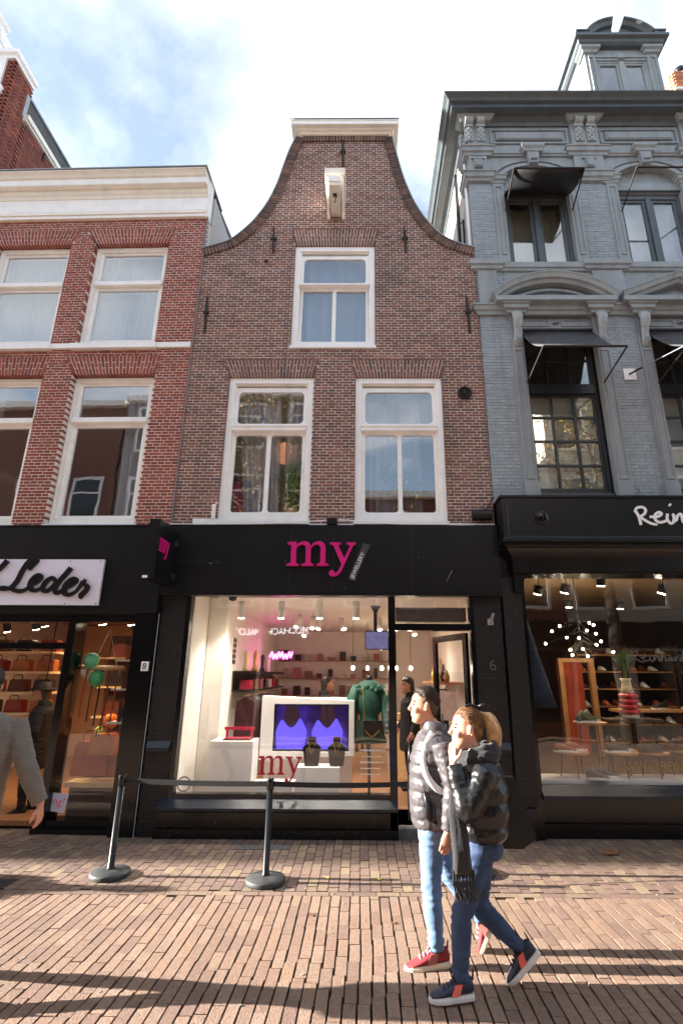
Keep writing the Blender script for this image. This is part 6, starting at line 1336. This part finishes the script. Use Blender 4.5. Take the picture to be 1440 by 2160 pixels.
def person(label, loc, rz, P, skin, jacket, trousers, hairm, puff=.0, pstep=.075, hem=.80, shoes=None, group=None, voxJ=.0085, hairf=None, jw=1., long_=0.):
    e = thing('person', label, 'person', loc, rz, group)
    b = MB(); c = P['chin']
    b.loft(head_rings(c, HEAD))
    b.limb([c+V(-.089, 0, .142), c+V(-.1, 0, .115), c+V(-.114, 0, .094), c+V(-.095, 0, .082)], [.010, .012, .016, .012], 10)       # nose
    b.ell(c+V(-.092, 0, .060), (.010, .022, .0075)); b.ell(c+V(-.091, 0, .047), (.011, .020, .008)); b.ell(c+V(-.076, 0, .014), (.02, .024, .018))
    for s in (-1, 1):
        b.ell(c+V(-.083, s*.03, .152), (.013, .024, .008)); b.ell(c+V(-.062, s*.045, .09), (.028, .02, .026))
        b.ell(c+V(.012, s*.077, .112), (.019, .009, .032)); b.ell(c+V(.014, s*.082, .126), (.015, .008, .016))
    nk = P['neck']; b.limb([nk+V(0, 0, -.06), nk, c+V(.018, 0, .04), c+V(.03, 0, .07)], [.062, .054, .052, .055], 14)
    sh = (P['shL']+P['shR'])/2; pel = P['pelvis']
    b.limb([pel+V(0, 0, -.06), pel, pel.lerp(sh, .4), pel.lerp(sh, .8), sh+V(0, 0, .02), nk], [(.09, .14), (.095, .145), (.085, .12), (.1, .15), (.075, .13), (.05, .055)], 16)
    for a, l in (('hipL', ('kneeL', 'ankL')), ('hipR', ('kneeR', 'ankR'))):
        h, k, an = P[a], P[l[0]], P[l[1]]; b.limb([h+V(0, 0, .03), h.lerp(k, .4), k, k.lerp(an, .35), an, an+(an-k).normalized()*.02], [.075, .065, .05, .05, .034, .034], 12)
    for s, S_ in (('L', -1), ('R', 1)):
        a, k, w = P['sh'+s], P['el'+s], P['wr'+s]; b.limb([a, a.lerp(k, .5), k, k.lerp(w, .3), w], [.045, .04, .034, .034, .026], 12)
        hd, hu, cu, th = P.get('hand'+s, ((w-k).normalized(), V(0, S_, 0), .5, 1)); hand(b, w, hd, hu, P.get('hs', .95), cu, th)
    me = fuse(b, .0062, 2, 'person_body'); me.materials.append(skin); body = link('body', me, e)
    EYE = EYEM
    for s in (-1, 1): b = MB(); b.smooth = True; b.ell(c+V(-.0805, s*.03, .1285), (.012, .014, .0065), 10, 8); b.build('eye', EYE, e); b = MB(); b.limb([c+V(-.096, s*.014, .152), c+V(-.093, s*.034, .158), c+V(-.08, s*.052, .152)], .004, 6); b.build('eyebrow', hairm, e)
    # jacket: torso and sleeves in one surface, quilted when puff > 0
    def pf(t): return 1+puff*(abs(math.sin(math.pi*t/pstep))**.42-.6)
    b = MB(); tors_ = P['torso']; rings = []; zt, zb = tors_[0][0], tors_[-1][0]; n = max(12, int((zt-zb)/.009))
    for i in range(n+1):
        z = lerp(zt, zb, i/n)
        for (za, *A), (zc, *B) in zip(tors_, tors_[1:]):
            if zc <= z <= za: q = (za-z)/(za-zc); xf, xb, hw = [lerp(u, v, q) for u, v in zip(A, B)]; break
        f = pf(z) if z < zt-.12 else 1; cx, a = (xf+xb)/2, (xb-xf)/2
        rings.append([(cx+a*f*math.copysign(abs(math.cos(t))**.8, math.cos(t)), hw*f*math.copysign(abs(math.sin(t))**.8, math.sin(t)), z) for t in [2*math.pi*k/28 for k in range(28)]])
    b.loft(rings)
    for s in 'LR':
        a, k, w = P['sh'+s], P['el'+s], P['wr'+s]; pts = []; rr = []; m1 = int((k-a).length/.011); m2 = int((w-k).length/.011)
        for i in range(m1): pts.append(a.lerp(k, i/m1)); rr.append(lerp(.074, .062, i/m1)*jw*pf(i*.011))
        for i in range(m2): pts.append(k.lerp(w, i/m2)); rr.append(lerp(.062, .046, (i/m2)**1.5)*jw*pf(i*.011))
        for _ in range(3): pts = [pts[0]]+[(pts[i-1]+pts[i]*2+pts[i+1])/4 for i in range(1, len(pts)-1)]+[pts[-1]]
        b.limb(pts, rr, 18)
    me = fuse(b, voxJ, 1 if puff else 4, 'jacket'); wrinkle(me, .0045 if puff else .006, 14, 'puff' if puff else None); me.materials.append(jacket); jk = link('jacket', me, e)
    b = MB(); b.smooth = True; zc = zt
    b.loft([[(nk.x+.012+ (r+.006)*math.cos(t), (r)*math.sin(t), nk.z+dz-.014*math.cos(t)) for t in [2*math.pi*k/24 for k in range(24)]] for r, dz in ((.082, -.07), (.09, -.03), (.087, .01), (.08, .04), (.07, .045), (.068, .0))]); b.build('collar', jacket, jk)
    # trousers
    b = MB()
    pz = pel.z
    b.loft([[(pel.x+x0+ax*math.copysign(abs(math.cos(t))**.85, math.cos(t)), ay*math.copysign(abs(math.sin(t))**.85, math.sin(t)), pz+dz) for t in [2*math.pi*k/22 for k in range(22)]] for dz, x0, ax, ay in ((-.1, .01, .096, .148), (-.05, .012, .106, .158), (.0, .01, .1, .152), (.06, .0, .085, .135))])
    for h, k, an in ((P['hipL'], P['kneeL'], P['ankL']), (P['hipR'], P['kneeR'], P['ankR'])):
        T_ = P.get('tr', 1.); b.limb([h+V(0, 0, .05), h.lerp(k, .18), h.lerp(k, .5), h.lerp(k, .85), k, k.lerp(an, .15), k.lerp(an, .4), k.lerp(an, .75), an+(k-an).normalized()*.005], [.092*T_, .096*T_, .085*T_, .068*T_, .066*T_, .065*T_, .064*T_, .052*T_, .049*T_], 16)
    me = fuse(b, .011, 3, 'trousers'); wrinkle(me, .013, 15, 'jean'); me.materials.append(trousers); link('trousers', me, e)
    # hair
    if hairf:
        b = MB(); hairf(b, c); me = fuse(b, .0075, 2, 'hair'); wrinkle(me, .004, 60); me.materials.append(hairm); hr = link('hair', me, e)
        b = MB(); b.smooth = True; strands(b, c, 420); b.build('hair_strands', hairm, hr, kind='stuff')
    if shoes:
        for an, ang, yw in ((P['ankL'], P.get('angL', 0), P.get('yawL', 0)), (P['ankR'], P.get('angR', 0), P.get('yawR', 0))): shoe(e, an, ang, *shoes[:3], L=shoes[3], yaw=yw, mL=shoes[4])
    return e
EYEM = mat('eye_dark', (40, 30, 28), .2)
def short_hair(b, c):
    b.loft(head_rings(c, [(.03, .068, .085, .03), (.055, .06, .093, .055), (.09, .03, .104, .0735), (.12, -.004, .109, .0785), (.15, -.036, .112, .0805), (.175, -.062, .113, .0805), (.19, -.078, .111, .079), (.205, -.078, .108, .0745), (.222, -.06, .1, .064), (.238, -.035, .08, .046), (.249, -.01, .05, .026)]))
    for s in (-1, 1): b.limb([c+V(-.012, s*.072, .15), c+V(-.012, s*.0715, .12), c+V(-.008, s*.069, .095)], [(.016, .006), (.013, .005), (.007, .003)], 8)
JEANL = mat('light_jeans', (96, 124, 160), .8, var=.16, vs=9, bump=.25, bs=160); JEAND = mat('mid_jeans', (44, 64, 96), .8, var=.18, vs=9, bump=.25, bs=160)
PUFF = mat('grey_puffer', (74, 70, 73), .36, var=.06, vs=10, bump=.25, bs=26); LEATH = mat('black_leather', (20, 20, 22), .34, var=.15, vs=14, bump=.35, bs=34)
HAIRD = mat('dark_hair', (60, 47, 40), .36, var=.3, vs=60, stretch=(1, 1, .3)); HAIRB = mat('brown_hair', (122, 88, 58), .42, var=.35, vs=50, stretch=(1, 1, .3))
SH1 = (mat('red_trainer', (142, 36, 44), .7, var=.15, vs=30), mat('cream_sole', (232, 220, 196), .6), mat('rose_suede', (170, 100, 92), .8), .30, mat('white_lace', (232, 228, 228), .7))
SH2 = (mat('navy_trainer', (38, 44, 66), .6, var=.25, vs=60), mat('white_sole', (236, 236, 238), .5), mat('coral_panel', (238, 112, 98), .5), .265, mat('navy_lace', (40, 44, 62), .7))
# --- the man of the couple
PM = dict(chin=V(-.02, 0, 1.468), neck=V(.045, 0, 1.43), pelvis=V(.02, 0, .86), shL=V(.085, -.185, 1.345), shR=V(.07, .185, 1.345), elL=V(.135, -.245, 1.07), wrL=V(.085, -.255, .80), elR=V(.1, .25, 1.07), wrR=V(.06, .25, .82),
          hipL=V(.0, -.09, .82), kneeL=V(-.02, -.1, .44), ankL=V(-.0, -.11, .085), hipR=V(.02, .09, .82), kneeR=V(.14, .1, .45), ankR=V(.35, .1, .19), angL=R(3), angR=R(62), yawL=R(8), yawR=R(-8),
          handL=(V(-.25, .0, -1), V(0, -1, 0), .8, 1),
          torso=[(1.425, -.03, .125, .07), (1.39, -.07, .165, .15), (1.33, -.105, .20, .20), (1.2, -.135, .205, .205), (1.05, -.145, .185, .2), (.92, -.15, .165, .195), (.83, -.135, .15, .19), (.79, -.12, .145, .183), (.775, -.10, .125, .165)])
MANP = (.47, -2.66, 0)
man = person('man with short dark hair in grey quilted puffer jacket and light jeans walking', MANP, 0, PM, SKIN, PUFF, JEANL, HAIRD, .10, .085, shoes=SH1, hairf=short_hair)
b = MB(); b.smooth = True
b.limb(cat_rom([V(.02, .17, 1.38)+V(0, -.31, .03), V(-.03, -.165, 1.33), V(-.06, -.19, 1.24), V(-.04, -.215, 1.14), V(.04, -.21, 1.05), V(.14, -.16, 1.03)], 6), [(.023, .010)]*31, 10, (0, 1, 0)); b.build('backpack_strap', mat('white_strap', (236, 236, 238), .6), man, label='white backpack strap over the shoulder')
b = MB(); b.smooth = True; b.limb([V(-.137, -.03, 1.36), V(-.15, -.03, 1.2), V(-.158, -.03, 1.0), V(-.152, -.03, .82)], .006, 6); b.build('zip', POST, man)
b = MB(); b.smooth = True; b.limb([V(-.06, -.187, 1.04), V(-.02, -.202, .95), V(-.02, -.198, .88), V(.02, -.19, .84)], [(.01, .006), (.012, .035), (.012, .035), (.006, .008)], 10, (1, 0, 0)); b.build('pocket', BLACK, man)
# --- the woman of the couple
def pulled_hair(b, c):
    b.loft(head_rings(c, [(.05, .06, .09, .045), (.085, .034, .104, .072), (.12, .0, .11, .079), (.15, -.034, .113, .081), (.178, -.062, .113, .081), (.195, -.077, .111, .078), (.207, -.077, .108, .074), (.222, -.06, .1, .064), (.238, -.035, .08, .046), (.249, -.01, .05, .026)]))
PWm = dict(chin=V(-.045, 0, 1.342), neck=V(.02, 0, 1.30), pelvis=V(.02, 0, .82), shL=V(.04, -.16, 1.225), shR=V(.03, .16, 1.225), elL=V(-.11, -.235, 1.0), wrL=V(-.168, -.125, 1.262), elR=V(.1, .22, 1.0), wrR=V(.16, .22, .82),
           hipL=V(-.0, -.085, .80), kneeL=V(-.15, -.09, .43), ankL=V(-.175, -.09, .10), hipR=V(.02, .085, .80), kneeR=V(-.01, .08, .41), ankR=V(.235, .08, .185), angL=R(2), angR=R(42), yawL=R(6), yawR=R(-4), tr=.93, hs=.86,
           handL=(V(.05, .32, 1), V(-.8, -.6, 0), .2, -1),
           torso=[(1.30, -.05, .1, .07), (1.265, -.085, .14, .14), (1.21, -.115, .175, .185), (1.1, -.14, .19, .2), (.98, -.145, .185, .2), (.89, -.14, .175, .195), (.845, -.13, .165, .19), (.815, -.105, .14, .17)])
WOMP = (.735, -3.06, 0)
wom = person('woman in black leather puffer jacket and jeans covering her mouth with a hand', WOMP, 0, PWm, SKIN2, LEATH, JEAND, HAIRB, .10, .13, shoes=SH2, hairf=pulled_hair, jw=1.12)
b = MB(); c = PWm['chin']; b.limb([c+V(.09, 0, .2), c+V(.14, -.01, .19), c+V(.175, -.02, .13), c+V(.18, -.02, .07), c+V(.165, -.02, .03)], [.03, .038, .04, .034, .015], 12); me = fuse(b, .008, 2, 'pony'); wrinkle(me, .006, 40); me.materials.append(mat('blonde_hair', (222, 182, 128), .42, var=.3, vs=50, stretch=(1, 1, .3))); pt = link('ponytail', me, wom); BLM = me.materials[0]; b = MB(); b.smooth = True; q_ = random.Random(5)
for k in range(170):
    a, r = q_.uniform(0, 6.28), q_.uniform(.4, 1.1); o = V(.045*math.cos(a)*r, .042*math.sin(a)*r, .02*math.sin(a*2)); b.limb(cat_rom([c+V(.085, 0, .205)+o*.3, c+V(.135, -.01, .20)+o, c+V(.172, -.02, .14)+o, c+V(.18, -.02, .07)+o*.95, c+V(.165+q_.uniform(-.02, .03), -.02, .02+q_.uniform(-.02, .02))+o*.6], 3), .0019, 4)
b.build('hair_strands', BLM, pt, kind='stuff')
b = MB(); b.smooth = True; q = c+V(.07, -.02, .258)
for s in (-1, 1): b.limb([q, q+V(s*.04, -.02, .014), q+V(s*.085, -.03, .006)], [(.006, .007), (.012, .012), (.008, .008)], 8, (0, 0, 1))
b.ell(q, (.014, .014, .014)); b.build('hair_bow', BLACK, wom)
KNIT = mat('black_knit', (30, 30, 33), .95, var=.25, vs=70, bump=.8, bs=180, sheen=.3)
b = MB()
for r, z, dx, th in ((.098, 1.325, .01, .036), (.112, 1.285, .012, .042), (.105, 1.25, .0, .036)):
    n = 30; pts = [V(.018+dx+(r+.02*math.sin(k))*math.cos(2*math.pi*k/n), r*math.sin(2*math.pi*k/n), z+.03*math.cos(2*math.pi*k/n+.2)+.006*math.sin(k*1.7)) for k in range(n)]
    rings = []
    for i, p in enumerate(pts):
        d = (pts[(i+1) % n]-pts[i-1]).normalized(); u = V(0, 0, 1); w = d.cross(u).normalized(); rings.append([p+u*th*math.cos(t)+w*th*.62*math.sin(t) for t in [2*math.pi*k/12 for k in range(12)]])
    b.loft(rings, closed=True)
b.limb([V(-.09, -.07, 1.24), V(-.14, -.13, 1.12), V(-.17, -.19, .98), V(-.155, -.225, .8), V(-.15, -.21, .68)], [(.022, .05), (.022, .052), (.022, .052), (.02, .055), (.018, .06)], 12, (1, 0, 0))
me = fuse(b, .007, 1, 'scarf'); wrinkle(me, .006, 18, 'knit'); me.materials.append(KNIT); sc = link('scarf', me, wom)
b = MB()
for k in range(46): x = -.21+k*.0028; b.limb([V(x, -.215+.01*math.sin(k*3), .70), V(x+.01*math.sin(k*2.1), -.215, .62), V(x+.02+.03*math.sin(k*1.3), -.21+.01*math.sin(k), .545+.015*math.sin(k*2.7))], .0032, 5)
b.build('fringe', KNIT, sc, kind='stuff')
b = MB(); b.smooth = True; b.limb([V(.0, -.155, .80), V(.0, -.21, .86), V(.0, -.21, .87)], .006, 5)
tb = thing('tote_bag', 'large black tote bag hanging behind the woman', 'bag', (.93, -2.9, .72)); b = MB(); b.smooth = False
b.loft([[(x, y, z) for x, y in ((-.13+o-w*.2, -.03-t), (.12+o+w*.5, -.03-t), (.12+o+w*.5, .05+t), (-.13+o-w*.2, .05+t))] for z, o, w, t in ((.0, -.02, .02, .02), (.06, .02, .12, .03), (.25, .0, .06, .02), (.42, -.03, .0, .005))]); b.build('body', mat('tote_black', (18, 18, 19), .7, var=.2, vs=16, bump=.3, bs=20), tb)
for dy in (-.03, .05): b = MB(); b.tube(cat_rom([V(-.1, dy, .4), V(-.13, dy+.02, .52), V(-.09, dy+.02, .56), V(.03, dy, .41)], 5), .008, 6); b.build('handle', BLACK, tb)
b = MB(); b.smooth = True
for s in (-1, 1): b.T = Matrix.Translation(c+V(.015, s*.088, .085)); b.ell((0, 0, 0), (.006, .004, .008), 8, 6)
b.T = None; b.build('earring', GOLD, wom)
# --- the man at the edge of the picture, seen from behind
OAT = mat('oatmeal_jacket', (110, 103, 94), .9, var=.05, vs=18, bump=.7, bs=38, sheen=.2); BROWNT = mat('brown_trousers', (104, 80, 62), .85, var=.12, vs=14)
PL = dict(chin=V(-.14, .0, 1.60), neck=V(-.03, 0, 1.57), pelvis=V(.0, 0, .93), shL=V(.03, -.2, 1.475), shR=V(.05, .2, 1.475), elL=V(-.09, -.27, 1.2), wrL=V(-.24, -.26, 1.03), elR=V(.2, .31, 1.2), wrR=V(.25, .42, .985),
          hipL=V(0, -.095, .89), kneeL=V(-.2, -.1, .5), ankL=V(-.32, -.1, .09), hipR=V(.0, .095, .89), kneeR=V(.09, .1, .48), ankR=V(.27, .1, .13), angL=R(-4), angR=R(18), handR=(V(-.1, .1, -1), V(.5, .85, 0), .7, -1),
          torso=[(1.56, -.09, .08, .075), (1.52, -.1, .15, .165), (1.455, -.12, .185, .225), (1.3, -.15, .2, .235), (1.1, -.15, .17, .215), (.95, -.15, .165, .212), (.84, -.145, .165, .208), (.80, -.13, .15, .2)])
lman = person('man in oatmeal quilted jacket walking out of the picture', (-2.615, -3.08, 0), R(-56), PL, SKIN, OAT, BROWNT, HAIRD, .012, .04, shoes=SH1, hairf=short_hair)
b = MB(); b.smooth = True; b.limb([V(.182, -.19, 1.40), V(.197, -.1, 1.385), V(.203, 0, 1.38), V(.197, .1, 1.385), V(.182, .19, 1.40)], .003, 5); b.build('yoke_seam', mat('seam', (96, 92, 86), .9), lman)
walker = dup(lman, label='pedestrian in oatmeal jacket coming along the shop fronts beyond the picture'); walker.location = (-7.6, -1.42, 0); walker.rotation_euler = (0, 0, R(180))
# --- people inside the shops
PS = dict(chin=V(-.03, 0, 1.42), neck=V(.03, 0, 1.38), pelvis=V(.0, 0, .86), shL=V(.03, -.17, 1.29), shR=V(.03, .17, 1.29), elL=V(.05, -.23, 1.03), wrL=V(-.06, -.23, .83), elR=V(.03, .23, 1.03), wrR=V(-.1, .22, .86),
          hipL=V(0, -.085, .83), kneeL=V(-.02, -.09, .46), ankL=V(0, -.09, .085), hipR=V(0, .085, .83), kneeR=V(.02, .09, .46), ankR=V(.06, .09, .085),
          torso=[(1.375, -.05, .1, .065), (1.34, -.08, .14, .14), (1.28, -.11, .165, .185), (1.15, -.125, .16, .185), (1.0, -.125, .15, .18), (.85, -.14, .16, .19), (.6, -.15, .17, .2), (.55, -.14, .16, .19)])
BKC = mat('black_coat', (20, 19, 20), .8, var=.2, vs=10)
def bob_hair(b, c):
    b.loft(head_rings(c, [(-.02, .04, .1, .07), (.05, .03, .115, .085), (.12, .0, .12, .09), (.16, -.05, .122, .09), (.19, -.095, .12, .086), (.22, -.085, .11, .076), (.25, -.04, .07, .05)]))
s1 = person('customer in long black coat standing inside the jewellery shop door', (.72, 2.2, .11), R(20), PS, SKIN, BKC, BKC, HAIRD, shoes=(BKC, BKC, BKC, .26, BKC), hairf=bob_hair)
s2 = dup(s1, label='dark haired customer behind the display screen in the jewellery shop'); s2.location = (-.72, 3.2, .11); s2.rotation_euler = (0, 0, R(200))
s3 = dup(s1, label='customer in black coat and hat standing in the leather shop doorway'); s3.location = (-4.55, .9, .02); s3.rotation_euler = (0, 0, R(10))
b = MB(); b.smooth = True; b.lathe([(.001, .25), (.09, .25), (.1, .17), (.17, .15), (.17, .14), (.09, .14)], V(-.02, 0, 1.43)); b.build('hat', BKC, s3)
bpy.data.scenes.remove(TS)
